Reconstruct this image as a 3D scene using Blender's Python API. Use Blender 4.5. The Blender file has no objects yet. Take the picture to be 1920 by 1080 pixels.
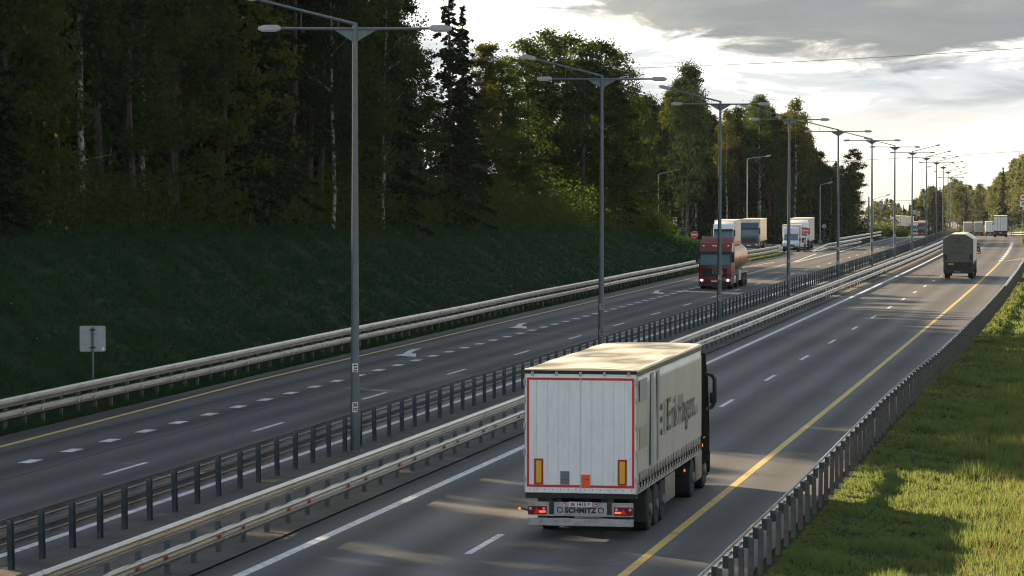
import bpy, bmesh, math, random
import numpy as np
from mathutils import Vector, Matrix

SC = bpy.context.scene
COL = SC.collection
R = math.radians
random.seed(7)
RNG = np.random.default_rng(7)

# ------------------------------------------------------------------ camera
cam_d = bpy.data.cameras.new("camera")
cam = bpy.data.objects.new("camera", cam_d)
COL.objects.link(cam)
SC.camera = cam
cam.location = (0, 0, 8.1)
cam.rotation_euler = (R(90 - 1.906), 0, R(11.084))
cam_d.sensor_width = 36
cam_d.lens = 114.4
cam_d.clip_start = 0.5
cam_d.clip_end = 9000

# ------------------------------------------------------------------ world: sky with broken cloud
SUN_AZ = 50.0      # degrees left of the road direction (+Y)
SUN_EL = 22.0
world = bpy.data.worlds.new("World")
SC.world = world
world.use_nodes = True
wn = world.node_tree
wn.nodes.clear()


def N(tree, typ, **kw):
    n = tree.nodes.new(typ)
    for k, v in kw.items():
        setattr(n, k, v)
    return n


def math_node(tree, op, a, b=None, c=None, clamp=False):
    n = tree.nodes.new('ShaderNodeMath')
    n.operation = op
    n.use_clamp = clamp
    for i, v in enumerate((a, b, c)):
        if v is None:
            continue
        if isinstance(v, (int, float)):
            n.inputs[i].default_value = v
        else:
            tree.links.new(v, n.inputs[i])
    return n.outputs[0]


def ramp_node(tree, fac, stops, interp='EASE'):
    n = tree.nodes.new('ShaderNodeValToRGB')
    cr = n.color_ramp
    cr.interpolation = interp
    while len(cr.elements) < len(stops):
        cr.elements.new(0.5)
    for e, (p, c) in zip(cr.elements, stops):
        e.position = p
        e.color = (c[0], c[1], c[2], 1) if not isinstance(c, (int, float)) else (c, c, c, 1)
    tree.links.new(fac, n.inputs[0])
    return n.outputs[0]


def mix_col(tree, fac, a, b, blend='MIX'):
    n = tree.nodes.new('ShaderNodeMix')
    n.data_type = 'RGBA'
    n.blend_type = blend
    for s, v in ((n.inputs[0], fac), (n.inputs[6], a), (n.inputs[7], b)):
        if isinstance(v, (int, float)):
            s.default_value = v
        elif isinstance(v, tuple):
            s.default_value = (v[0], v[1], v[2], 1)
        else:
            tree.links.new(v, s)
    return n.outputs[2]


tc = N(wn, 'ShaderNodeTexCoord')
sep = N(wn, 'ShaderNodeSeparateXYZ')
wn.links.new(tc.outputs['Generated'], sep.inputs[0])
az = math_node(wn, 'MULTIPLY', math_node(wn, 'ARCTAN2', sep.outputs[0], sep.outputs[1]), 57.29578)
el = math_node(wn, 'MULTIPLY', math_node(wn, 'ARCSINE', sep.outputs[2]), 57.29578)
ela = math_node(wn, 'MAXIMUM', el, -2.0)


def sky_noise(sx, sy, off, scale=1.0, detail=5, rough=0.55, dist=0.0):
    cmb = N(wn, 'ShaderNodeCombineXYZ')
    wn.links.new(math_node(wn, 'MULTIPLY', az, sx), cmb.inputs[0])
    wn.links.new(math_node(wn, 'MULTIPLY', ela, sy), cmb.inputs[1])
    cmb.inputs[2].default_value = off
    nz = N(wn, 'ShaderNodeTexNoise')
    nz.inputs['Scale'].default_value = scale
    nz.inputs['Detail'].default_value = detail
    nz.inputs['Roughness'].default_value = rough
    nz.inputs['Distortion'].default_value = dist
    wn.links.new(cmb.outputs[0], nz.inputs['Vector'])
    return nz.outputs[0]


n_big = sky_noise(0.16, 0.75, 3.1, 1.0, 6, 0.55, 0.4)
n_fine = sky_noise(0.55, 2.4, 9.4, 1.0, 6, 0.6, 0.6)
# a heavy grey bank high on the right, its lower rim ragged
dx = math_node(wn, 'DIVIDE', math_node(wn, 'ADD', az, 5.2), 5.0)
de = math_node(wn, 'SUBTRACT', el, 3.6)
dy = math_node(wn, 'ADD', math_node(wn, 'DIVIDE', math_node(wn, 'MINIMUM', de, 0.0), 1.5), math_node(wn, 'DIVIDE', math_node(wn, 'MAXIMUM', de, 0.0), 7.0))
dist2 = math_node(wn, 'ADD', math_node(wn, 'MULTIPLY', dx, dx), math_node(wn, 'MULTIPLY', dy, dy))
bank = math_node(wn, 'SUBTRACT', 1.45, dist2)
bank = math_node(wn, 'ADD', bank, math_node(wn, 'MULTIPLY', math_node(wn, 'SUBTRACT', n_fine, 0.5), 1.5))
bank = math_node(wn, 'ADD', bank, math_node(wn, 'MULTIPLY', math_node(wn, 'SUBTRACT', n_big, 0.5), 1.3))
bank_m = ramp_node(wn, bank, [(0.15, 0.0), (0.58, 1.0)])
# higher sky: broken cloud everywhere
dens = math_node(wn, 'ADD', math_node(wn, 'MULTIPLY', n_big, 0.62), math_node(wn, 'MULTIPLY', n_fine, 0.38))
base = ramp_node(wn, dens, [(0.38, (1.45, 1.40, 1.24)), (0.47, (1.10, 1.08, 1.00)),
                            (0.53, (0.58, 0.625, 0.66)), (0.66, (0.36, 0.41, 0.46))])
cloudcol = mix_col(wn, bank_m, base, mix_col(wn, n_fine, (0.15, 0.172, 0.195), (0.27, 0.295, 0.32)))
# warm pale band low over the horizon
warm = ramp_node(wn, math_node(wn, 'DIVIDE', el, 3.0), [(0.10, 1.0), (0.58, 0.0)])
cloudcol = mix_col(wn, math_node(wn, 'MULTIPLY', warm, 0.60), cloudcol, (1.10, 1.01, 0.80))
# the cloud deck overhead is thicker and cooler than the ragged sky near the horizon
deck = ramp_node(wn, math_node(wn, 'DIVIDE', el, 60.0), [(0.14, (1, 1, 1)), (0.42, (0.40, 0.48, 0.58))])
cloudcol = mix_col(wn, 1.0, cloudcol, deck, 'MULTIPLY')
sky = N(wn, 'ShaderNodeTexSky')
sky.sky_type = 'NISHITA'
sky.sun_disc = False
sky.sun_elevation = R(SUN_EL)
sky.sun_rotation = R(-SUN_AZ)
bg1 = N(wn, 'ShaderNodeBackground')
bg1.inputs[1].default_value = 0.05
wn.links.new(sky.outputs[0], bg1.inputs[0])
bg2 = N(wn, 'ShaderNodeBackground')
bg2.inputs[1].default_value = 0.47
wn.links.new(cloudcol, bg2.inputs[0])
mixs = N(wn, 'ShaderNodeMixShader')
cover = ramp_node(wn, n_big, [(0.25, 0.70), (0.5, 0.92)])
wn.links.new(cover, mixs.inputs[0])
wn.links.new(bg1.outputs[0], mixs.inputs[1])
wn.links.new(bg2.outputs[0], mixs.inputs[2])
wout = N(wn, 'ShaderNodeOutputWorld')
wn.links.new(mixs.outputs[0], wout.inputs[0])

# ------------------------------------------------------------------ sun
sun_d = bpy.data.lights.new("sun", 'SUN')
sun = bpy.data.objects.new("sun", sun_d)
COL.objects.link(sun)
sun_d.energy = 5.0
sun_d.angle = R(0.6)
sun_d.color = (1.0, 0.76, 0.47)
sv = Vector((-math.sin(R(SUN_AZ)) * math.cos(R(SUN_EL)), math.cos(R(SUN_AZ)) * math.cos(R(SUN_EL)), math.sin(R(SUN_EL))))
sun.rotation_euler = sv.to_track_quat('Z', 'Y').to_euler()
sun.location = (-60, 60, 60)

# ------------------------------------------------------------------ exposure
vs = SC.view_settings
vs.view_transform = 'Standard'
vs.look = 'None'
vs.exposure = 1.52
vs.gamma = 1.0
SC.cycles.use_denoising = True
SC.cycles.max_bounces = 6
SC.cycles.transparent_max_bounces = 6
SC.cycles.volume_bounces = 0
SC.cycles.filter_width = 1.15

# ================================================================== helpers
def tag(o, label=None, cat=None, group=None, kind=None):
    if label: o['label'] = label
    if cat: o['category'] = cat
    if group: o['group'] = group
    if kind: o['kind'] = kind
    return o


def thing(name, label, cat, loc=(0, 0, 0), rotz=0.0, group=None):
    o = bpy.data.objects.new(name, None)
    o.empty_display_size = 0.3
    COL.objects.link(o)
    o.location = loc
    o.rotation_euler = (0, 0, rotz)
    return tag(o, label, cat, group)


def link_mesh(name, me, parent=None):
    o = bpy.data.objects.new(name, me)
    COL.objects.link(o)
    if parent is not None:
        o.parent = parent
    return o


def copy_tree(o, parent=None):
    c = o.copy()
    COL.objects.link(c)
    c.parent = parent
    for ch in list(o.children):
        copy_tree(ch, c)
    return c


class MB:
    def __init__(self):
        self.bm = bmesh.new()

    def box(self, x0, x1, y0, y1, z0, z1, bevel=0.0):
        b = bmesh.new() if bevel else self.bm
        vs_ = [b.verts.new(p) for p in ((x0, y0, z0), (x1, y0, z0), (x1, y1, z0), (x0, y1, z0),
                                        (x0, y0, z1), (x1, y0, z1), (x1, y1, z1), (x0, y1, z1))]
        for q in ((0, 3, 2, 1), (4, 5, 6, 7), (0, 1, 5, 4), (1, 2, 6, 5), (2, 3, 7, 6), (3, 0, 4, 7)):
            b.faces.new([vs_[i] for i in q])
        if bevel:
            bmesh.ops.bevel(b, geom=list(b.edges), offset=bevel, segments=2, affect='EDGES', profile=0.5)
            self.merge(b)
        return self

    def merge(self, b):
        m = {}
        for v in b.verts:
            m[v] = self.bm.verts.new(v.co)
        for f_ in b.faces:
            try:
                self.bm.faces.new([m[v] for v in f_.verts])
            except ValueError:
                pass
        b.free()

    def prism(self, poly, x0, x1, bevel=0.0, axis='x'):
        """poly in (y,z) swept along x (axis 'x'); (x,z) along y (axis 'y'); (x,y) along z (axis 'z')"""
        b = bmesh.new()
        def P(p, t):
            return {'x': (t, p[0], p[1]), 'y': (p[0], t, p[1]), 'z': (p[0], p[1], t)}[axis]
        a = [b.verts.new(P(p, x0)) for p in poly]
        c = [b.verts.new(P(p, x1)) for p in poly]
        n = len(poly)
        b.faces.new(a[::-1])
        b.faces.new(c)
        for i in range(n):
            b.faces.new((a[i], a[(i + 1) % n], c[(i + 1) % n], c[i]))
        bmesh.ops.recalc_face_normals(b, faces=list(b.faces))
        if bevel:
            bmesh.ops.bevel(b, geom=list(b.edges), offset=bevel, segments=2, affect='EDGES', profile=0.5)
        self.merge(b)
        return self

    def tube(self, pts, rad, n=8, cap=True):
        pts = [Vector(p) for p in pts]
        if isinstance(rad, (int, float)):
            rad = [rad] * len(pts)
        rings = []
        prev = None
        for i, p in enumerate(pts):
            d = (pts[min(i + 1, len(pts) - 1)] - pts[max(i - 1, 0)]).normalized()
            if prev is None:
                u = d.orthogonal().normalized()
            else:
                u = (prev - d * prev.dot(d))
                u = u.normalized() if u.length > 1e-6 else d.orthogonal().normalized()
            prev = u
            w = d.cross(u)
            rings.append([self.bm.verts.new(p + (u * math.cos(2 * math.pi * k / n) + w * math.sin(2 * math.pi * k / n)) * rad[i]) for k in range(n)])
        for a, c in zip(rings[:-1], rings[1:]):
            for k in range(n):
                self.bm.faces.new((a[k], a[(k + 1) % n], c[(k + 1) % n], c[k]))
        if cap:
            self.bm.faces.new(rings[0][::-1])
            self.bm.faces.new(rings[-1])
        return self

    def ring_lathe(self, prof, n=24, axis='x', c=(0, 0, 0)):
        """prof = [(along axis, radius)] closed at both ends when radius 0"""
        rings = []
        for t, r in prof:
            ring = []
            for k in range(n):
                a = 2 * math.pi * k / n
                p = (t, r * math.cos(a), r * math.sin(a)) if axis == 'x' else ((r * math.cos(a), t, r * math.sin(a)) if axis == 'y' else (r * math.cos(a), r * math.sin(a), t))
                ring.append(self.bm.verts.new((p[0] + c[0], p[1] + c[1], p[2] + c[2])))
            rings.append(ring)
        for a, b in zip(rings[:-1], rings[1:]):
            for k in range(n):
                self.bm.faces.new((a[k], a[(k + 1) % n], b[(k + 1) % n], b[k]))
        self.bm.faces.new(rings[0][::-1])
        self.bm.faces.new(rings[-1])
        return self

    def quad(self, *p):
        self.bm.faces.new([self.bm.verts.new(q) for q in p])
        return self

    def mesh(self, mat, smooth=False, recalc=True):
        if recalc:
            bmesh.ops.recalc_face_normals(self.bm, faces=list(self.bm.faces))
        me = bpy.data.meshes.new('mesh')
        self.bm.to_mesh(me)
        self.bm.free()
        if mat is not None:
            me.materials.append(mat)
        if smooth:
            me.polygons.foreach_set('use_smooth', [True] * len(me.polygons))
            try:
                me.set_sharp_from_angle(angle=R(38))
            except Exception:
                pass
        return me

    def build(self, name, mat, parent=None, smooth=False):
        me = self.mesh(mat, smooth)
        me.name = name
        return link_mesh(name, me, parent)


def np_mesh(name, verts, faces, mat, nper):
    """verts (n,3), faces (m,nper) numpy -> mesh"""
    me = bpy.data.meshes.new(name)
    me.vertices.add(len(verts))
    me.vertices.foreach_set('co', np.ascontiguousarray(verts, dtype=np.float32).ravel())
    me.loops.add(faces.size)
    me.polygons.add(len(faces))
    me.loops.foreach_set('vertex_index', np.ascontiguousarray(faces, dtype=np.int32).ravel())
    me.polygons.foreach_set('loop_start', np.arange(0, faces.size, nper, dtype=np.int32))
    me.update(calc_edges=True)
    if mat is not None:
        me.materials.append(mat)
    return me


def text_obj(name, body, size, mat, parent, loc, rot, sx=1.0, bold=0.0, ext=0.002, align='CENTER', space=1.0):
    cu = bpy.data.curves.new('txt', 'FONT')
    cu.body = body
    cu.size = size
    cu.align_x = align
    cu.align_y = 'CENTER'
    cu.extrude = ext
    cu.offset = bold
    cu.space_character = space
    cu.resolution_u = 3
    tmp = bpy.data.objects.new('txt', cu)
    COL.objects.link(tmp)
    dg = bpy.context.evaluated_depsgraph_get()
    me = bpy.data.meshes.new_from_object(tmp.evaluated_get(dg))
    bpy.data.objects.remove(tmp)
    me.materials.clear()
    me.materials.append(mat)
    o = link_mesh(name, me, parent)
    o.location = loc
    o.rotation_euler = rot
    o.scale = (sx, 1, 1)
    return o


# ================================================================== materials
def pbsdf(name, color, rough=0.5, metal=0.0, var=0.0, vscale=3.0, bump=0.0, bscale=40.0, emit=None, estr=0.0,
          dirt=None, dirt_amt=0.0, dscale=1.5, stretch=(1, 1, 1), spec=None):
    m = bpy.data.materials.new(name)
    m.use_nodes = True
    t = m.node_tree
    b = t.nodes['Principled BSDF']
    b.inputs['Base Color'].default_value = (*color, 1)
    b.inputs['Roughness'].default_value = rough
    b.inputs['Metallic'].default_value = metal
    if spec is not None:
        b.inputs['Specular IOR Level'].default_value = spec
    if emit:
        b.inputs['Emission Color'].default_value = (*emit, 1)
        b.inputs['Emission Strength'].default_value = estr
    if var or bump or dirt_amt:
        co = N(t, 'ShaderNodeTexCoord')
        mp = N(t, 'ShaderNodeMapping')
        mp.inputs['Scale'].default_value = stretch
        t.links.new(co.outputs['Object'], mp.inputs[0])
        col = color
        if var:
            nz = N(t, 'ShaderNodeTexNoise')
            nz.inputs['Scale'].default_value = vscale
            nz.inputs['Detail'].default_value = 6
            nz.inputs['Roughness'].default_value = 0.65
            t.links.new(mp.outputs[0], nz.inputs['Vector'])
            f = ramp_node(t, nz.outputs[0], [(0.3, 0.0), (0.7, 1.0)], 'LINEAR')
            lo = tuple(c * (1 - var) for c in color)
            hi = tuple(min(1, c * (1 + var * 0.6)) for c in color)
            col = mix_col(t, f, lo, hi)
        if dirt_amt:
            nz2 = N(t, 'ShaderNodeTexNoise')
            nz2.inputs['Scale'].default_value = dscale
            nz2.inputs['Detail'].default_value = 8
            nz2.inputs['Roughness'].default_value = 0.7
            t.links.new(mp.outputs[0], nz2.inputs['Vector'])
            f2 = ramp_node(t, nz2.outputs[0], [(0.45, 0.0), (0.72, dirt_amt)], 'LINEAR')
            col = mix_col(t, f2, col, dirt)
        if not isinstance(col, tuple):
            t.links.new(col, b.inputs['Base Color'])
        if bump:
            nb = N(t, 'ShaderNodeTexNoise')
            nb.inputs['Scale'].default_value = bscale
            nb.inputs['Detail'].default_value = 4
            t.links.new(mp.outputs[0], nb.inputs['Vector'])
            bp = N(t, 'ShaderNodeBump')
            bp.inputs['Strength'].default_value = bump
            bp.inputs['Distance'].default_value = 0.02
            t.links.new(nb.outputs[0], bp.inputs['Height'])
            t.links.new(bp.outputs[0], b.inputs['Normal'])
    return m


def asphalt_mat(name, base=0.055, streak=0.35, tint=(0.98, 1.0, 1.03), lane0=0.0, lane_w=3.85):
    """asphalt; UV = (metres across, metres along): wheel tracks, patches, cracks, aggregate"""
    m = bpy.data.materials.new(name)
    m.use_nodes = True
    t = m.node_tree
    b = t.nodes['Principled BSDF']
    uv = N(t, 'ShaderNodeUVMap')
    def nz(sx, sy, detail=5, rough=0.6, dist=0.0):
        mp = N(t, 'ShaderNodeMapping')
        mp.inputs['Scale'].default_value = (sx, sy, 1)
        t.links.new(uv.outputs[0], mp.inputs[0])
        n = N(t, 'ShaderNodeTexNoise')
        n.inputs['Scale'].default_value = 1.0
        n.inputs['Detail'].default_value = detail
        n.inputs['Roughness'].default_value = rough
        n.inputs['Distortion'].default_value = dist
        t.links.new(mp.outputs[0], n.inputs['Vector'])
        return n.outputs[0]
    long_ = nz(0.55, 0.006, 4, 0.55)
    patch = nz(0.16, 0.05, 6, 0.6)
    fine = nz(9.0, 5.0, 3, 0.7)
    grit = nz(60.0, 45.0, 2, 0.6)
    sepu = N(t, 'ShaderNodeSeparateXYZ')
    t.links.new(uv.outputs[0], sepu.inputs[0])
    # two polished wheel paths in each lane
    ph = math_node(t, 'MULTIPLY', math_node(t, 'SUBTRACT', sepu.outputs[0], lane0), 4 * math.pi / lane_w)
    tracks = math_node(t, 'MULTIPLY_ADD', math_node(t, 'COSINE', ph), 0.5, 0.5)
    f = math_node(t, 'ADD', math_node(t, 'MULTIPLY', long_, 0.55), math_node(t, 'MULTIPLY', patch, 0.45))
    f = math_node(t, 'ADD', f, math_node(t, 'MULTIPLY', math_node(t, 'SUBTRACT', tracks, 0.5), 0.26))
    f = math_node(t, 'ADD', f, math_node(t, 'MULTIPLY', math_node(t, 'SUBTRACT', fine, 0.5), 0.14))
    f = math_node(t, 'ADD', f, math_node(t, 'MULTIPLY', math_node(t, 'SUBTRACT', grit, 0.5), 0.55))
    lo = tuple(base * (1 - streak) * c for c in tint)
    hi = tuple(base * (1 + streak) * c * (1.03 if i == 0 else 1) for i, c in enumerate(tint))
    col = ramp_node(t, f, [(0.30, lo), (0.72, hi)], 'LINEAR')
    # hairline cracks
    vo = N(t, 'ShaderNodeTexVoronoi')
    vo.feature = 'DISTANCE_TO_EDGE'
    mpv = N(t, 'ShaderNodeMapping')
    mpv.inputs['Scale'].default_value = (0.22, 0.05, 1)
    t.links.new(uv.outputs[0], mpv.inputs[0])
    vo.inputs['Scale'].default_value = 1.0
    t.links.new(mpv.outputs[0], vo.inputs['Vector'])
    cr = ramp_node(t, vo.outputs['Distance'], [(0.0, 1.0), (0.006, 0.0)], 'LINEAR')
    cr = math_node(t, 'MULTIPLY', cr, math_node(t, 'GREATER_THAN', patch, 0.5))
    col = mix_col(t, math_node(t, 'MULTIPLY', cr, 0.5), col, (base * .35, base * .35, base * .35))
    t.links.new(col, b.inputs['Base Color'])
    rg = ramp_node(t, f, [(0.3, 0.78), (0.75, 0.62)], 'LINEAR')
    t.links.new(rg, b.inputs['Roughness'])
    b.inputs['Specular IOR Level'].default_value = 0.35
    bp = N(t, 'ShaderNodeBump')
    bp.inputs['Strength'].default_value = 0.25
    bp.inputs['Distance'].default_value = 0.01
    t.links.new(grit, bp.inputs['Height'])
    t.links.new(bp.outputs[0], b.inputs['Normal'])
    return m


def leaf_mat(name, c1, c2, trans=0.35, tcol=None):
    m = bpy.data.materials.new(name)
    m.use_nodes = True
    t = m.node_tree
    t.nodes.clear()
    oi = N(t, 'ShaderNodeObjectInfo')
    geo = N(t, 'ShaderNodeNewGeometry')
    nz = N(t, 'ShaderNodeTexNoise')
    nz.inputs['Scale'].default_value = 0.55
    nz.inputs['Detail'].default_value = 5
    nz.inputs['Roughness'].default_value = 0.75
    t.links.new(geo.outputs['Position'], nz.inputs['Vector'])
    f = math_node(t, 'ADD', math_node(t, 'MULTIPLY', oi.outputs['Random'], 0.4), math_node(t, 'MULTIPLY', nz.outputs[0], 0.6))
    f = ramp_node(t, f, [(0.25, 0.0), (0.75, 1.0)], 'LINEAR')
    f = math_node(t, 'ADD', f, math_node(t, 'MULTIPLY', math_node(t, 'SUBTRACT', geo.outputs['Random Per Island'], 0.5), 0.5), clamp=True)
    col = mix_col(t, f, c1, c2)
    d = N(t, 'ShaderNodeBsdfDiffuse')
    t.links.new(col, d.inputs[0])
    tr = N(t, 'ShaderNodeBsdfTranslucent')
    tcl = tcol or tuple(min(1, c * k) for c, k in zip(c2, (1.7, 1.6, 0.9)))
    t.links.new(mix_col(t, 0.6, col, tcl), tr.inputs[0])
    mx = N(t, 'ShaderNodeMixShader')
    mx.inputs[0].default_value = trans
    t.links.new(d.outputs[0], mx.inputs[1])
    t.links.new(tr.outputs[0], mx.inputs[2])
    o = N(t, 'ShaderNodeOutputMaterial')
    t.links.new(mx.outputs[0], o.inputs[0])
    return m


def bark_mat(name, c1, c2, stretch, lo=0.45, hi=0.6, rough=0.9):
    m = bpy.data.materials.new(name)
    m.use_nodes = True
    t = m.node_tree
    b = t.nodes['Principled BSDF']
    co = N(t, 'ShaderNodeTexCoord')
    mp = N(t, 'ShaderNodeMapping')
    mp.inputs['Scale'].default_value = stretch
    t.links.new(co.outputs['Object'], mp.inputs[0])
    nz = N(t, 'ShaderNodeTexNoise')
    nz.inputs['Scale'].default_value = 1
    nz.inputs['Detail'].default_value = 6
    t.links.new(mp.outputs[0], nz.inputs['Vector'])
    t.links.new(ramp_node(t, nz.outputs[0], [(lo, c1), (hi, c2)], 'LINEAR'), b.inputs['Base Color'])
    b.inputs['Roughness'].default_value = rough
    return m


M = {}
M['asphalt_main'] = asphalt_mat('asphalt_main', 0.060, 0.50, tint=(0.96, 1.0, 1.05), lane0=-14.4)
M['asphalt_opp'] = asphalt_mat('asphalt_opposite', 0.045, 0.50, tint=(0.94, 1.0, 1.07), lane0=-24.2)
M['asphalt_lot'] = asphalt_mat('asphalt_lot', 0.085, 0.2, tint=(1.02, 1.0, 0.98), lane0=0)
M['median'] = pbsdf('median_paving', (0.062, 0.059, 0.056), 0.9, var=0.45, vscale=0.8, dirt=(0.14, 0.115, 0.085), dirt_amt=0.7, dscale=0.35, bump=0.3, bscale=18)
M['white_paint'] = pbsdf('white_road_paint', (0.62, 0.64, 0.66), 0.6, var=0.25, vscale=6, dirt=(0.16, 0.16, 0.165), dirt_amt=0.85, dscale=3.5)
M['yellow_paint'] = pbsdf('yellow_road_paint', (0.62, 0.42, 0.10), 0.6, var=0.22, vscale=5, dirt=(0.17, 0.13, 0.07), dirt_amt=0.75, dscale=2.2)
M['galv'] = pbsdf('galvanised_steel', (0.37, 0.35, 0.315), 0.27, metal=0.97, var=0.18, vscale=2.5, dirt=(0.16, 0.12, 0.08), dirt_amt=0.40, dscale=0.8, stretch=(1, 0.35, 3))
M['galv_shaded'] = pbsdf('shaded_beam_steel', (0.17, 0.165, 0.16), 0.42, metal=0.85, var=0.3, vscale=2.5, dirt=(0.07, 0.055, 0.04), dirt_amt=0.6, dscale=0.9, stretch=(1, 0.35, 3))  # same rail steel, its colour darkened to carry the shade on the rail backs
M['galv_post'] = pbsdf('galvanised_post', (0.075, 0.11, 0.135), 0.5, metal=0.5, var=0.3, vscale=5, dirt=(0.05, 0.055, 0.04), dirt_amt=0.6, dscale=2)
M['galv_post_warm'] = pbsdf('weathered_post', (0.15, 0.14, 0.125), 0.6, metal=0.4, var=0.3, vscale=5, dirt=(0.06, 0.05, 0.04), dirt_amt=0.5, dscale=2)
M['pole'] = pbsdf('lamp_post_steel', (0.125, 0.165, 0.185), 0.5, metal=0.5, var=0.2, vscale=3, dirt=(0.1, 0.12, 0.13), dirt_amt=0.5, dscale=4)
M['lamp_head'] = pbsdf('lamp_head', (0.33, 0.35, 0.37), 0.45, metal=0.3, var=0.12, vscale=6)
M['lamp_glass'] = pbsdf('lamp_glass', (0.5, 0.5, 0.48), 0.15, spec=0.6)
M['red_refl'] = pbsdf('red_reflector', (0.55, 0.02, 0.015), 0.25)
M['white_refl'] = pbsdf('white_reflector', (0.8, 0.8, 0.78), 0.25)
M['dark_metal'] = pbsdf('dark_metal', (0.02, 0.021, 0.023), 0.55, metal=0.3, var=0.35, vscale=6, dirt=(0.07, 0.06, 0.05), dirt_amt=0.5)
M['black_plastic'] = pbsdf('black_plastic', (0.016, 0.016, 0.017), 0.45, var=0.2, vscale=5)
M['tyre'] = pbsdf('tyre_rubber', (0.018, 0.018, 0.019), 0.85, var=0.3, vscale=8, bump=0.3, bscale=60)
M['rim'] = pbsdf('wheel_rim', (0.20, 0.20, 0.20), 0.5, metal=0.6, var=0.35, vscale=9, dirt=(0.06, 0.05, 0.045), dirt_amt=0.7)
M['alu'] = pbsdf('aluminium', (0.42, 0.44, 0.46), 0.45, metal=0.45, var=0.2, vscale=4, dirt=(0.10, 0.10, 0.10), dirt_amt=0.6, dscale=3)
M['trailer_white'] = pbsdf('trailer_white', (0.84, 0.86, 0.88), 0.42, var=0.07, vscale=1.4, dirt=(0.46, 0.46, 0.45), dirt_amt=0.42, dscale=1.3, stretch=(2.0, 1, 0.4))
M['curtain'] = pbsdf('curtain_tarp', (0.50, 0.475, 0.42), 0.38, var=0.08, vscale=0.8, dirt=(0.36, 0.33, 0.28), dirt_amt=0.5, dscale=0.7, stretch=(1, 1.2, 0.5), bump=0.12, bscale=1.6)
M['roof_tarp'] = pbsdf('roof_tarp', (0.80, 0.71, 0.53), 0.35, var=0.08, vscale=0.6, dirt=(0.45, 0.43, 0.42), dirt_amt=0.6, dscale=0.45, stretch=(1, .5, 1))
M['print_grey'] = pbsdf('print_grey', (0.26, 0.265, 0.27), 0.45, var=0.1)
M['print_blue'] = pbsdf('print_blue_grey', (0.27, 0.30, 0.32), 0.45, var=0.1)
M['print_beige'] = pbsdf('print_beige', (0.34, 0.31, 0.27), 0.45, var=0.1)
M['print_dark'] = pbsdf('print_dark', (0.045, 0.045, 0.042), 0.45)
M['print_letter'] = pbsdf('print_letter', (0.085, 0.085, 0.08), 0.45)
M['print_brown'] = pbsdf('print_brown', (0.10, 0.075, 0.04), 0.45)
M['tape_red'] = pbsdf('red_contour_tape', (0.62, 0.025, 0.02), 0.4, var=0.12, vscale=5)
M['marker_red'] = pbsdf('marker_red', (0.38, 0.015, 0.02), 0.4)
M['marker_yellow'] = pbsdf('marker_yellow', (0.72, 0.42, 0.02), 0.4)
M['placard'] = pbsdf('orange_placard', (0.90, 0.10, 0.02), 0.45)
M['grey_panel'] = pbsdf('grey_panel', (0.15, 0.165, 0.175), 0.5, var=0.2)
M['lens_red'] = pbsdf('red_lens', (0.16, 0.008, 0.006), 0.2)
M['tri_red'] = pbsdf('red_triangle', (0.75, 0.03, 0.02), 0.3)
M['tail_glow'] = pbsdf('lit_tail_lamp', (0.7, 0.05, 0.02), 0.3, emit=(1, 0.10, 0.03), estr=0.7)
M['amber_glow'] = pbsdf('lit_amber_lamp', (0.8, 0.25, 0.05), 0.3, emit=(1, 0.30, 0.06), estr=0.35)
M['head_glow'] = pbsdf('lit_headlamp', (0.9, 0.9, 0.85), 0.2, emit=(1, 0.96, 0.82), estr=3)
M['clear_lens'] = pbsdf('clear_lens', (0.5, 0.5, 0.5), 0.15)
M['glass'] = pbsdf('windscreen_glass', (0.045, 0.12, 0.155), 0.08, spec=0.8)
M['mirror_glass'] = pbsdf('mirror_glass', (0.30, 0.32, 0.33), 0.05, metal=1.0)
M['plate'] = pbsdf('number_plate', (0.66, 0.66, 0.63), 0.4)
M['ink'] = pbsdf('black_ink', (0.012, 0.012, 0.013), 0.5)
M['dark_cab'] = pbsdf('dark_olive_cab', (0.016, 0.016, 0.012), 0.9, var=0.15, vscale=2, dirt=(0.03, 0.028, 0.02), dirt_amt=0.4, spec=0.0)
M['skirt'] = pbsdf('side_skirt', (0.19, 0.185, 0.17), 0.38, var=0.15, vscale=2, dirt=(0.07, 0.06, 0.05), dirt_amt=0.4)
M['deflector'] = pbsdf('cab_deflector', (0.07, 0.075, 0.03), 0.5, var=0.35, vscale=3)
M['cab_red'] = pbsdf('cab_red', (0.15, 0.012, 0.011), 0.28, var=0.12, vscale=2, dirt=(0.06, 0.02, 0.015), dirt_amt=0.3)
M['cab_white'] = pbsdf('cab_white', (0.66, 0.69, 0.72), 0.3, var=0.05, dirt=(0.35, 0.33, 0.3), dirt_amt=0.3)
M['cab_blue'] = pbsdf('cab_blue', (0.018, 0.05, 0.12), 0.3, var=0.1)
M['cream_side'] = pbsdf('cream_side', (0.62, 0.57, 0.49), 0.5, var=0.08, vscale=1, dirt=(0.4, 0.36, 0.3), dirt_amt=0.3)
M['tank_steel'] = pbsdf('tank_steel', (0.52, 0.30, 0.17), 0.28, metal=0.9, var=0.15, vscale=2, stretch=(1, 4, 1), dirt=(0.3, 0.2, 0.14), dirt_amt=0.5)
M['orange_paint'] = pbsdf('orange_paint', (0.55, 0.18, 0.05), 0.5, var=0.15)
M['box_grey'] = pbsdf('box_body_grey', (0.10, 0.098, 0.088), 0.5, var=0.12, vscale=1.2, dirt=(0.13, 0.12, 0.1), dirt_amt=0.4)
M['box_roof'] = pbsdf('box_roof_cream', (0.66, 0.62, 0.52), 0.45, var=0.08)
M['sign_red'] = pbsdf('sign_red', (0.75, 0.03, 0.015), 0.35)
M['sign_white'] = pbsdf('sign_white', (0.78, 0.78, 0.76), 0.4)
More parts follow.
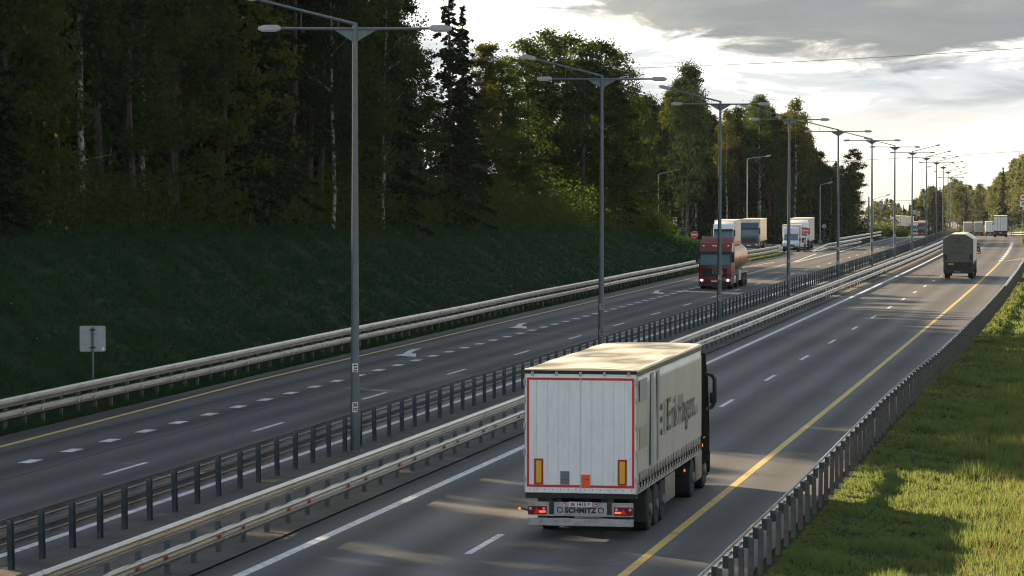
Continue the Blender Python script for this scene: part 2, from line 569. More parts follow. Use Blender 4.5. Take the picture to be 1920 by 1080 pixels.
M['sign_back'] = pbsdf('sign_back_metal', (0.36, 0.39, 0.41), 0.5, metal=0.4, var=0.14, vscale=3)
M['sign_blue'] = pbsdf('sign_blue', (0.03, 0.14, 0.42), 0.4)
M['sign_yellow'] = pbsdf('sign_yellow', (0.75, 0.42, 0.03), 0.45)
M['concrete'] = pbsdf('concrete', (0.36, 0.34, 0.30), 0.85, var=0.2, vscale=2, dirt=(0.2, 0.18, 0.15), dirt_amt=0.4)
M['wood'] = pbsdf('pole_wood', (0.12, 0.10, 0.08), 0.9, var=0.3, vscale=4)
M['cable'] = pbsdf('cable', (0.02, 0.02, 0.022), 0.6)
M['cabin_blue'] = pbsdf('cabin_blue', (0.16, 0.27, 0.36), 0.6, var=0.15)
M['leaf_dark'] = leaf_mat('leaves_dark', (0.009, 0.024, 0.011), (0.024, 0.048, 0.018), 0.28, (0.09, 0.14, 0.03))
M['leaf_birch'] = leaf_mat('leaves_birch', (0.012, 0.032, 0.013), (0.034, 0.064, 0.020), 0.34, (0.15, 0.22, 0.03))
M['leaf_yellow'] = leaf_mat('leaves_yellowing', (0.020, 0.042, 0.013), (0.058, 0.076, 0.018), 0.38, (0.24, 0.24, 0.03))
M['needle'] = leaf_mat('needles', (0.010, 0.020, 0.010), (0.026, 0.040, 0.016), 0.15, (0.06, 0.07, 0.02))
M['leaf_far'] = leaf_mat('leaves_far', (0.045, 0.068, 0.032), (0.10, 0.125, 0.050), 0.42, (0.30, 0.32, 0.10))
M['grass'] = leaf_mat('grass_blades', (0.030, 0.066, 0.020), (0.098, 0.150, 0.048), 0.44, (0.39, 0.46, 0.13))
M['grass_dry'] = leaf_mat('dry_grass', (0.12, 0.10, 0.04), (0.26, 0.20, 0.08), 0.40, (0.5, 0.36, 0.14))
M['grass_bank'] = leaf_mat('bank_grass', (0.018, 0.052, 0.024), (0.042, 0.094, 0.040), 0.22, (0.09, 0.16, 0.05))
M['bark'] = bark_mat('dark_bark', (0.03, 0.025, 0.02), (0.075, 0.065, 0.055), (6, 6, 1.2))
M['bark_pine'] = bark_mat('pine_bark', (0.05, 0.035, 0.025), (0.15, 0.085, 0.05), (5, 5, 1.2))
M['bark_birch'] = bark_mat('birch_bark', (0.025, 0.025, 0.025), (0.28, 0.285, 0.28), (3.0, 3.0, 2.2), 0.42, 0.52)


def ground_mat():
    m = bpy.data.materials.new('grassy_ground')
    m.use_nodes = True
    t = m.node_tree
    b = t.nodes['Principled BSDF']
    geo = N(t, 'ShaderNodeNewGeometry')
    def nz(s, d=6, r=0.6):
        n = N(t, 'ShaderNodeTexNoise')
        n.inputs['Scale'].default_value = s
        n.inputs['Detail'].default_value = d
        n.inputs['Roughness'].default_value = r
        t.links.new(geo.outputs['Position'], n.inputs['Vector'])
        return n.outputs[0]
    a = nz(0.25)
    c = nz(2.2)
    f = math_node(t, 'ADD', math_node(t, 'MULTIPLY', a, 0.5), math_node(t, 'MULTIPLY', c, 0.5))
    col = ramp_node(t, f, [(0.3, (0.008, 0.016, 0.008)), (0.5, (0.016, 0.032, 0.013)), (0.72, (0.030, 0.044, 0.018))], 'LINEAR')
    t.links.new(col, b.inputs['Base Color'])
    b.inputs['Roughness'].default_value = 0.95
    b.inputs['Specular IOR Level'].default_value = 0.1
    bp = N(t, 'ShaderNodeBump')
    bp.inputs['Strength'].default_value = 0.8
    bp.inputs['Distance'].default_value = 0.12
    t.links.new(c, bp.inputs['Height'])
    t.links.new(bp.outputs[0], b.inputs['Normal'])
    return m


M['ground'] = ground_mat()

# ================================================================== road alignment
DP = [2.82962802e-11, -5.24203668e-08, -1.84575853e-06, -1.06873891e-02, 6.58828101e-01]


def D(Y):
    """lateral shift of the whole road at distance Y (gentle left-hand curve)"""
    Y = np.asarray(Y, dtype=float)
    yc = np.clip(Y, 0, 1000)
    s = ((4 * DP[0] * 1000 + 3 * DP[1]) * 1000 + 2 * DP[2]) * 1000 + DP[3]
    return np.polyval(DP, yc) + np.where(Y > 1000, (Y - 1000) * s, 0)


def Dp(Y):
    return float((D(Y + 0.5) - D(Y - 0.5)))


def zp(Y):
    """road level: flat, then a slight down grade, then falling away"""
    Y = np.asarray(Y, dtype=float)
    k = 60.0
    a = -0.0055 * k * np.logaddexp(0, (Y - 235) / k)
    return a - 0.0117 * 40 * np.logaddexp(0, (Y - 585) / 40)


def W(off, Y, dz=0.0):
    return Vector((float(off + D(Y)), float(Y), float(zp(Y)) + dz))


def heading(Y):
    return math.atan2(-Dp(Y), 1.0)


def table(*pts):
    xs = [p[0] for p in pts]
    ys = [p[1] for p in pts]
    return lambda Y: np.interp(Y, xs, ys)


offL = table((40, -34.6), (99, -35.8), (134, -36.35), (200, -36.9), (278, -37.4), (354, -37.9), (380, -37.6), (393, -37.9))
offK = table((40, -32.5), (94, -33.9), (127, -34.75), (195, -34.9), (278, -35.2), (335, -34.4), (390, -32.6), (420, -31.6), (1000, -31.6))
edgeL = table((30, -34.6), (94, -35.2), (134, -35.7), (200, -36.2), (278, -36.7), (354, -37.2), (390, -37.3), (412, -34.2), (440, -32.3), (1500, -32.2))
hE = table((0, 6.6), (130, 6.4), (200, 5.5), (300, 4.5), (340, 2.6), (365, 1.2), (392, 0.0), (3000, 0.0))


def vnoise(x, y, s=1.0):
    return (np.sin(x * 0.9 * s + 1.3 * np.sin(y * 0.7 * s)) + np.sin(y * 1.3 * s + 1.1 * np.sin(x * 0.5 * s)) + np.sin((x + y) * 2.1 * s)) / 3


def terrain_h(off, Y):
    off = np.asarray(off, float)
    Y = np.asarray(Y, float)
    z = zp(Y) - 0.06
    d = offL(Y) - 0.7 - off
    h = hE(Y)
    t = np.clip(d / np.maximum(1.65 * h, 0.01), 0, 1.35)
    prof = np.where(t < 0.85, t, np.where(t < 1.25, 0.85 + 0.15 * np.sin((t - 0.85) / 0.4 * math.pi / 2), 1.0))
    prof = np.where(d > 0, prof, 0)
    z = z + h * prof + np.where(d > 0.5, 0.10 * vnoise(off + D(Y), Y), 0)
    r = off + 7.6
    rise = np.where(r > 0, -0.035 * np.minimum(r, 6) + 0.10 * np.maximum(r - 5, 0) * (r < 40) + np.where(r >= 40, 3.5, 0), 0)
    rise = np.where(Y > 340, np.where(r > 0, -0.03 * np.minimum(r, 3), 0), rise)
    z = z + rise + np.where(r > 0.6, 0.07 * vnoise(off + D(Y), Y, 1.4), 0)
    # old forest floor rises slightly far to the left
    return z


# ground: one sheet to the horizon
Ys = np.concatenate([np.arange(-40, 40, 10), np.arange(40, 320, 2.5), np.arange(320, 720, 6), np.arange(720, 1200, 30), np.arange(1200, 2600, 140)])
Os = np.concatenate([np.array([-1500, -900, -500, -300, -200, -150, -120, -100, -85, -72, -64, -58, -54]), np.arange(-51, -34, 0.7),
                     np.array([-33, -28, -22, -16, -10, -8.2]), np.arange(-7.7, 4, 0.6), np.array([5, 7, 10, 14, 20, 30, 40, 41, 60, 100, 200, 400, 800, 1500])])
YY, OO = np.meshgrid(Ys, Os, indexing='ij')
V = np.stack([OO + D(YY), YY, terrain_h(OO, YY)], -1).reshape(-1, 3)
nc = len(Os)
ii, jj = np.meshgrid(np.arange(len(Ys) - 1), np.arange(nc - 1), indexing='ij')
F = np.stack([ii * nc + jj, ii * nc + jj + 1, (ii + 1) * nc + jj + 1, (ii + 1) * nc + jj], -1).reshape(-1, 4)
ground = link_mesh('ground', np_mesh('ground', V, F, M['ground'], 4))
ground.data.polygons.foreach_set('use_smooth', [True] * len(ground.data.polygons))
tag(ground, 'grassy ground with a steep bank left of the motorway', kind='structure')


def strip(name, lo, hi, Y0, Y1, mat, dz=0.0, step=4.0, ncol=2, parent=None, thick=0.0):
    """ribbon following the alignment, UV in metres (across, along)"""
    n = max(2, int(math.ceil((Y1 - Y0) / step)) + 1)
    ys = np.linspace(Y0, Y1, n)
    lo_ = lo if callable(lo) else (lambda y, v=lo: v)
    hi_ = hi if callable(hi) else (lambda y, v=hi: v)
    vs_, uv = [], []
    for y in ys:
        a, b = float(lo_(y)), float(hi_(y))
        for k in range(ncol):
            o = a + (b - a) * k / (ncol - 1)
            p = W(o, y, dz)
            vs_.append(p)
            uv.append((o, y))
    faces = []
    for i in range(n - 1):
        for k in range(ncol - 1):
            q = i * ncol + k
            faces.append((q, q + 1, q + 1 + ncol, q + ncol))
    me = bpy.data.meshes.new(name)
    me.from_pydata([tuple(v) for v in vs_], [], faces)
    ul = me.uv_layers.new(name='UVMap')
    ul.data.foreach_set('uv', np.array([uv[l.vertex_index] for l in me.loops], dtype=np.float32).ravel())
    me.materials.append(mat)
    return link_mesh(name, me, parent)


right_edge = table((20, -7.95), (340, -7.95), (352, -7.6), (400, -4.0), (420, 0.0), (520, 0.0), (540, -7.0), (1500, -7.4))
road_main = tag(strip('road', -19.15, right_edge, 20, 1040, M['asphalt_main'], 0.0, 4, 6), 'two-lane asphalt carriageway leading away on the right', kind='structure')
road_opp = tag(strip('road', edgeL, -23.35, 20, 1040, M['asphalt_opp'], 0.0, 4, 6), 'asphalt carriageway of oncoming traffic on the left', kind='structure')
med = tag(strip('median_strip', -23.35, -19.15, 20, 1040, M['median'], 0.035, 3, 5), 'dusty paved strip between the two guard rails', kind='structure')
lot_lo = table((392, -37.8), (396, -40), (399, -95), (468, -95), (474, -60), (478, -50))
lot = tag(strip('parking_road', lot_lo, table((392, -36.9), (412, -34.3), (440, -32.5), (478, -32.5)), 392, 478, M['asphalt_lot'], -0.006, 2, 6), 'pale asphalt of the lay-by road behind the grass bank', kind='structure')
side_rd = tag(strip('side_road', -0.1, 90, 424, 505, M['asphalt_lot'], -0.006, 4, 6), 'side road leaving to the right', kind='structure')

# ------------------------------------------------------------------ painted markings (parts of the roads)
strip('edge_line', -18.35, -18.10, 20, 900, M['white_paint'], 0.005, 4, 2, road_main)
strip('edge_line', -10.60, -10.39, 20, 352, M['yellow_paint'], 0.005, 4, 2, road_main)
for k in range(13):
    y = 354 + k * 11.5
    strip('edge_dash', -10.75, -10.35, y, y + 8.5, M['white_paint'], 0.005, 4, 2, road_main)
strip('edge_line', table((354, -10.3), (372, -8.2), (400, -4.6)), table((354, -10.05), (372, -7.9), (400, -4.3)), 354, 400, M['yellow_paint'], 0.005, 4, 2, road_main)
for k in range(-1, 30):
    y = 70.9 + 15.62 * k
    strip('lane_dash', -14.46, -14.29, y - 2.0, y + 2.0, M['white_paint'], 0.005, 4, 2, road_main)
strip('edge_line', -24.33, -24.10, 20, 900, M['white_paint'], 0.005, 4, 2, road_opp)
for k in range(-2, 32):
    y = 87.6 + 15.8 * k
    strip('lane_dash', -27.99, -27.83, y - 2.0, y + 2.0, M['white_paint'], 0.005, 4, 2, road_opp)
offWD = table((60, -31.25), (89, -31.32), (117, -31.42), (172, -31.5), (248, -31.65), (293, -31.9), (335, -32.1), (360, -32.0))
for k in range(-5, 64):
    y = 89.3 + 3.86 * k
    strip('wide_dash', lambda v: offWD(v) - 0.2, lambda v: offWD(v) + 0.2, y - 0.62, y + 0.62, M['white_paint'], 0.005, 4, 2, road_opp)
strip('edge_line', lambda v: offK(v) - 0.1, lambda v: offK(v) + 0.1, 20, 345, M['yellow_paint'], 0.005, 3, 2, road_opp)
strip('edge_line', table((345, -32.2), (372, -32.9), (396, -33.5)), table((345, -32.0), (372, -32.7), (396, -33.3)), 345, 396, M['white_paint'], 0.005, 3, 2, road_opp)
strip('edge_line', table((345, -31.9), (400, -31.6), (900, -31.5)), table((345, -31.7), (400, -31.4), (900, -31.3)), 345, 900, M['white_paint'], 0.006, 4, 2, road_opp)
ARW = [(-34.66, 153.6), (-34.82, 152.5), (-34.60, 150.6), (-34.36, 148.75), (-34.50, 147.3), (-33.22, 146.2), (-33.80, 149.1), (-34.02, 148.95), (-34.26, 150.5), (-34.46, 152.3), (-34.50, 153.6)]
for Y_ in (149.5, 179.3, 238.6):
    b_ = MB()
    b_.bm.faces.new([b_.bm.verts.new(W(p[0] - float(D(149.5)) + (-0.08 if Y_ > 200 else 0), p[1] - 149.5 + Y_, 0.006)) for p in ARW])
    b_.build('lane_arrow', M['white_paint'], road_opp)
# seam of old joint across the oncoming carriageway
strip('joint_seam', -34.4, -24.6, 170.1, 170.25, M['concrete'], 0.003, 4, 2, road_opp)

# tar-sealed joints and repairs
M['tar'] = pbsdf('tar_seal', (0.016, 0.016, 0.017), 0.95, var=0.3, vscale=3, spec=0.0)
wob_ = lambda c, w, k: (lambda y: c + 0.05 * math.sin(y * .37 + k) + 0.03 * math.sin(y * 1.7 + 2 * k) + w)
for c, a_, e_, rd in ((-30.2, 60, 210, road_opp), (-33.0, 90, 150, road_opp)):
    strip('tar_seam', wob_(c, -.014, c), wob_(c, .014, c), a_, e_, M['tar'], 0.004, .6, 2, rd)
for y_, a_, e_, rd in ((166, -18.9, -8.3, road_main), (111, -35.0, -24.0, road_opp), (139, -31.0, -24.0, road_opp)):
    strip('tar_seam', a_, e_, y_ - .02, y_ + .02, M['tar'], 0.0045, 4, 12, rd)
strip('repair_patch', -18.0, -14.9, 97.5, 103.2, M['asphalt_opp'], 0.0035, 4, 2, road_main)
strip('repair_patch', -27.7, -24.8, 124, 133.5, M['asphalt_main'], 0.0035, 4, 2, road_opp)

# ================================================================== guard rails
def wbeam_mesh(mat, L=6.0):
    """W-profile beam, length along +y from 0, top edge at z=0, face towards +x"""
    h = 0.312
    pr = [(0.0, 0.0), (0.028, -0.012), (0.078, -0.055), (0.082, -0.10), (0.030, -0.135), (0.012, -0.156)]
    pr = pr + [(x, -h - z) for x, z in pr[::-1][1:]]
    back = [(x - 0.012, z) for x, z in pr[::-1]]
    poly = pr + back
    b = MB()
    b.prism(poly, 0.0, L - 0.006, 0, 'y')
    # lap of the joint: two bolt heads and a doubled end
    for y in (0.10, 0.20):
        b.box(0.076, 0.094, y - 0.014, y + 0.014, -0.09, -0.062)
        b.box(0.076, 0.094, y - 0.014, y + 0.014, -0.250, -0.222)
    b.prism([(x + 0.006, z) for x, z in pr] + [(x + 0.001, z) for x, z in pr[::-1]], 0.0, 0.32, 0, 'y')
    return b.mesh(M[mat])


WB = {m_: wbeam_mesh(m_) for m_ in ('galv', 'galv_shaded')}


def cpost_mesh(h, w=0.13, d=0.09, mat='galv_post'):
    b = MB()
    t = 0.012
    b.prism([(-d / 2, -w / 2), (d / 2, -w / 2), (d / 2, -w / 2 + t), (-d / 2 + t, -w / 2 + t), (-d / 2 + t, w / 2 - t), (d / 2, w / 2 - t), (d / 2, w / 2), (-d / 2, w / 2)], -0.25, h, 0, 'z')
    return b.mesh(M[mat])


def spacer_mesh(dx, h=0.24):
    b = MB()
    b.box(0.0, dx, -0.035, 0.035, -h, 0.0, 0.01)
    return b.mesh(M['galv_post'])


def refl_mesh(mat):
    b = MB()
    b.prism([(-0.03, -0.05), (0.03, -0.034), (0.03, 0.034), (-0.03, 0.05)], 0.0, 0.03, 0, 'x')
    return b.mesh(M[mat])


REFL = {'red': refl_mesh('red_refl'), 'white': refl_mesh('white_refl')}
far_meshes = {}


def guard_rail(name, label, off, Y0, Y1, side, rails, post_h, spacing=2.0, gap=0.16, refl=None, refl_z=0.38, Yind=430.0, pmat='galv_post', pw=0.13, group='steel guard rails along the motorway', z0=0.0, wob=0.0, spacers=True, rmat='galv'):
    """off(Y): line of posts; side +1 rail faces +x, -1 faces -x; rails: heights of the top edges"""
    of = off if callable(off) else (lambda y, v=off: v)
    r0 = W(of(Y0), Y0, z0)
    g = thing(name, label, 'guard rail', r0, 0, group)
    inv = Matrix.Translation(-r0)
    pm = cpost_mesh(post_h, pw, 0.10, pmat)
    sp = spacer_mesh(gap)
    Yi = min(Y1, Yind)
    y = Y0
    while y <= Yi:
        p = W(of(y), y, z0) - r0
        o = link_mesh('post', pm, g)
        o.location = p + Vector((random.uniform(-.015, .015), random.uniform(-.05, .05), random.uniform(-.03, .012)))
        o.rotation_euler = (random.uniform(-.025, .025), random.uniform(-.02, .02), heading(y) + (math.pi if side > 0 else 0) + random.uniform(-.03, .03))
        if y < 230 and spacers:
            for rz in rails:
                s_ = link_mesh('spacer', sp, g)
                s_.location = p + Vector((0.045 * side, 0, rz - 0.035))
                s_.rotation_euler = (0, 0, heading(y) + (0 if side > 0 else math.pi))
        y += spacing
    L = 6.0
    for ri, rz in enumerate(rails):
        y = Y0 - 0.6
        while y < Yi:
            ox = (gap + 0.05) * side
            a = W(of(y) + ox, y, rz + z0 + wob * math.sin(y * 0.13 + ri)) - r0
            b = W(of(y + L) + ox, y + L, rz + z0 + wob * math.sin((y + L) * 0.13 + ri)) - r0
            d = (b - a)
            o = link_mesh('rail', WB[rmat], g)
            if side > 0:
                o.location = a
                yv = d.normalized()
            else:
                o.location = b
                yv = -d.normalized()
            xv = yv.cross(Vector((0, 0, 1))).normalized()
            zv = xv.cross(yv)
            o.rotation_euler = Matrix((xv, yv, zv)).transposed().to_euler()
            if refl and ri == len(rails) - 1 and y < 330:
                for q in (0.3, 0.97):
                    rr = link_mesh('reflector', REFL[refl], g)
                    rr.location = a + d * q + Vector((0.026 * side, 0, -0.156))
                    rr.rotation_euler = (0, 0, heading(y) + (0 if side > 0 else math.pi))
            y += L
    # the far run: joined, too small to pick apart
    if Y1 > Yi + 6:
        b = MB()
        n = int((Y1 - y) / 8)
        hh = 0.31
        ys = [y + i * 8 for i in range(n + 1)]
        for rz in rails:
            prev = None
            for yy in ys:
                c = W(of(yy) + (gap + 0.05) * side, yy, z0) - r0
                cur = [b.bm.verts.new(c + Vector(v)) for v in ((0, 0, rz), (0.08 * side, 0, rz - .06), (0.02 * side, 0, rz - .155), (0.08 * side, 0, rz - .25), (0, 0, rz - hh), (-0.02 * side, 0, rz - hh), (-0.02 * side, 0, rz))]
                if prev:
                    for k in range(7):
                        b.bm.faces.new((prev[k], prev[(k + 1) % 7], cur[(k + 1) % 7], cur[k]))
                prev = cur
        tag(b.build('far_rail', M[rmat], g), kind='stuff')
        b = MB()
        for yy in np.arange(y, Y1 - 1, 2.0):
            c = W(of(yy), yy, z0) - r0
            b.box(c.x - .05, c.x + .05, c.y - .06, c.y + .06, c.z - .1, c.z + post_h)
        tag(b.build('far_posts', M[pmat], g), kind='stuff')
    return g


guard_rail('guard_rail', 'double steel guard rail with red reflectors, right of the lamp posts in the median', -19.72, 50, 780, 1, (1.10, 0.61), 1.02, refl='red', wob=0.008)
guard_rail('guard_rail', 'double steel guard rail showing dark posts, left of the lamp posts in the median', -23.08, 50, 780, -1, (1.05, 0.69), 1.06, pw=0.185, spacers=False, rmat='galv_shaded', wob=0.008)
guard_rail('guard_rail', 'double steel guard rail with white reflectors at the foot of the grass bank', offL, 60, 392, 1, (1.11, 0.68), 1.04, refl='white', pmat='galv_post_warm', wob=0.012)
guard_rail('guard_rail', 'single steel guard rail seen from behind between road and sunlit grass', table((30, -7.85), (75, -7.78), (108, -7.86), (125, -7.75), (138, -7.55), (180, -7.35), (217, -7.3), (360, -7.5)), 46, 356, -1, (0.95,), 0.9, spacing=1.75, gap=0.12, pmat='galv_post_warm', pw=0.15, wob=0.012)
guard_rail('guard_rail', 'sunlit guard rail on the outside of the far bend at right', -7.0, 530, 1000, -1, (1.05, 0.55), 1.0, Yind=500)
guard_rail('guard_rail', 'guard rail beginning at the lay-by opening, its start sloping to the ground', table((418, -33.8), (440, -32.95), (476, -32.6)), 419, 474, 1, (0.95, 0.5), 0.9, Yind=480)
guard_rail('guard_rail', 'guard rail behind the lay-by gore with grass at its far end', table((446, -34.4), (500, -33.6), (560, -33.2)), 450, 558, 1, (1.25, 0.75), 1.2, Yind=560)
# sloping terminal of the lay-by rail
g_t = bpy.data.objects['guard_rail.005']
r0 = Vector(g_t.location)
for top in (0.95, 0.5):
    b_ = MB()
    a = W(-33.6, 418.4, top) - r0
    c = W(-34.85 - (.25 if top > .7 else 0), 409.5, 0.02) - r0
    b_.tube([a + Vector((0, 0, -.15)), a.lerp(c, .5) + Vector((0, 0, -.1)), c], 0.11, 6)
    b_.build('sloped_end', M['galv'], g_t)
# curled end of the bank rail
g_t = bpy.data.objects['guard_rail.002']
r0 = Vector(g_t.location)
for top in (1.11, 0.68):
    b_ = MB()
    pts = []
    for k in range(7):
        a_ = k / 6 * R(150)
        pts.append(W(-37.69 - 1.1 + 1.1 * math.cos(a_), 396 + 1.1 * math.sin(a_) * 1.6, top - .155) - r0)
    prev = None
    for p in pts:
        cur = [b_.bm.verts.new(p + Vector((0, 0, .155))), b_.bm.verts.new(p + Vector((0, 0, -.155)))]
        if prev:
            b_.bm.faces.new((prev[0], cur[0], cur[1], prev[1]))
        prev = cur
    o = b_.build('rounded_end', M['galv'], g_t)
    sm = o.modifiers.new('s', 'SOLIDIFY')
    sm.thickness = 0.05

# ================================================================== lamp posts in the median
POLE_Y = [93.9, 141.9, 187.4, 231.2, 279.1, 326.9, 371.3, 418.9, 473.8, 528.7, 583.1, 640.0, 705.0]
ORD = ['nearest', 'second', 'third', 'fourth', 'fifth', 'sixth', 'seventh', 'eighth', 'ninth', 'tenth', 'eleventh', 'twelfth', 'thirteenth']
H_POLE = 12.75


def lamp_head_mesh():
    b = MB()
    b.prism([(0.0, -0.07), (0.0, 0.035), (0.12, 0.09), (0.55, 0.085), (0.74, 0.02), (0.74, -0.07), (0.66, -0.11), (0.10, -0.11)], -0.15, 0.15, 0.02, 'y')
    return b.mesh(M['lamp_head'])


def lamp_lens_mesh():
    b = MB()
    b.box(0.14, 0.64, -0.11, 0.11, -0.135, -0.10, 0.01)
    return b.mesh(M['lamp_glass'])


LH, LL = lamp_head_mesh(), lamp_lens_mesh()


def head(parent, p, ang, tilt=0.0, s=1.0):
    h = link_mesh('lamp_head', LH, parent)
    h.location = p
    h.rotation_euler = (0, -tilt, ang)
    h.scale = (s, s, s)
    link_mesh('lens', LL, h)
    return h


def lamp_proto(flip):
    t = thing('lamp_post', '', 'lamp post')
    b = MB()
    b.tube([(0, 0, -0.3), (0, 0, 0.02), (0, 0, 6.0), (0, 0, H_POLE)], [0.145, 0.145, 0.105, 0.07], 12)
    b.build('shaft', M['pole'], t, True)
    b = MB()
    b.box(-0.2, 0.2, -0.2, 0.2, -0.05, 0.045, 0.01)
    b.build('base_plate', M['pole'], t)
    b = MB()
    b.box(0.08, 0.15, -0.09, 0.09, 0.6, 1.15, 0.01)
    b.build('service_door', M['pole'], t)
    zc = H_POLE - 0.19
    for s in (-1, 1):
        b = MB()
        b.tube([(0, 0, zc), (s * 1.0, 0, zc + 0.01), (s * 2.25, 0, zc + 0.02)], [0.045, 0.042, 0.038], 8)
        b.prism([(0.05 * s, zc - 0.03), (0.62 * s, zc - 0.03), (0.05 * s, zc - 0.38)], -0.012, 0.012, 0, 'y')
        b.build('cross_arm', M['pole'], t, True)
        head(t, (s * 2.2, 0, zc + 0.04), 0 if s > 0 else math.pi, 0.0, 0.9)
    s = 1 if flip else -1
    b = MB()
    b.tube([(0, 0, H_POLE - 0.04), (s * 1.2, 0, H_POLE + 0.26), (s * 2.95, 0, H_POLE + 0.70)], [0.05, 0.045, 0.04], 8)
    for q in (0.5, 1.6):
        b.tube([(s * q, 0, zc), (s * q, 0, H_POLE - 0.04 + q * 0.25)], 0.012, 5)
    b.build('raised_arm', M['pole'], t, True)
    head(t, (s * 2.9, 0, H_POLE + 0.71), 0 if s > 0 else math.pi, 0.25, 0.9)
    return t


proto = {False: lamp_proto(False), True: lamp_proto(True)}
used = set()
for i, y in enumerate(POLE_Y):
    fl = i >= 7
    if fl in used:
        t = copy_tree(proto[fl])
    else:
        t = proto[fl]
        used.add(fl)
    t.location = W(-22.75, y, 0.03)
    t.rotation_euler = (random.uniform(-.004, .004), random.uniform(-.004, .004), heading(y) + (R(9) if i not in (3,) else R(16)))
    if i == 0:
        t['label'] = 'tall three-armed lamp post with number 36, nearest in the median row'
    else:
        t['label'] = 'tall three-armed lamp post, %s from the camera in the median row' % ORD[i]
    t['group'] = 'lamp posts along the median'
    if i < 4:
        # number plates strapped to the shaft, turned towards traffic
        for zc, hh, txt in ((1.35, 0.30, True), (2.52, 0.26, False)):
            b = MB()
            b.box(-0.085, 0.085, -0.165, -0.147, zc - hh / 2, zc + hh / 2, 0.004)
            pl = b.build('number_label', M['plate'], t)
            pl.rotation_euler = (0, 0, R(4))
            if txt:
                for q, (s_, dz_) in enumerate(((str(36 + i), 0.065), ('172', -0.075))):
                    tx = text_obj('digits', s_, 0.15 if q == 0 else 0.11, M['ink'], pl, (0, -0.1665, zc + dz_), (R(90), 0, 0), 0.85, 0.006, 0.001)
            else:
                for q in range(3):
                    b = MB()
                    b.box(-0.05 + 0.02 * (q % 2), 0.055, -0.168, -0.1645, zc + 0.07 - q * 0.08 - .02, zc + 0.07 - q * 0.08 + .02)
                    b.build('ink_mark', M['ink'], pl)

# ================================================================== vehicles (local frame: +y forward, +x right, origin on the road)
def wheel_meshes(r=0.5, w=0.30):
    b = MB()
    b.ring_lathe([(-w / 2, r * 0.62), (-w / 2, r * 0.90), (-w / 2 + 0.04, r), (w / 2 - 0.04, r), (w / 2, r * 0.90), (w / 2, r * 0.62)], 28, 'x')
    ty = b.mesh(M['tyre'], True)
    b = MB()
    b.ring_lathe([(-0.02, r * 0.60), (0.0, r * 0.62), (0.02, r * 0.58), (-0.05, r * 0.46), (-0.02, r * 0.30), (0.06, r * 0.26), (0.07, r * 0.12), (0.07, 0.01)], 22, 'x')
    for k in range(8):
        a = k * math.pi / 4
        c = (0.0, r * 0.38 * math.cos(a), r * 0.38 * math.sin(a))
        b.box(-0.05, 0.0, c[1] - .02, c[1] + .02, c[2] - .02, c[2] + .02)
    rm = b.mesh(M['rim'], True)
    return ty, rm


WHEEL = {}


def wheel(parent, x, y, r=0.5, w=0.30):
    key = (r, w)
    if key not in WHEEL:
        WHEEL[key] = wheel_meshes(r, w)
    ty, rm = WHEEL[key]
    o = link_mesh('wheel', ty, parent)
    o.location = (x, y, r - 0.01)
    o.rotation_euler = (random.uniform(0, 6), 0, 0 if x > 0 else math.pi)
    q = link_mesh('rim', rm, o)
    q.location = (w / 2 - 0.02, 0, 0)
    return o


def axle(parent, y, half=1.02, r=0.5, w=0.36):
    b = MB()
    b.tube([(-half, y, r - .01), (half, y, r - .01)], 0.07, 8)
    b.build('axle', M['dark_metal'], parent)
    wheel(parent, -half, y, r, w)
    wheel(parent, half, y, r, w)


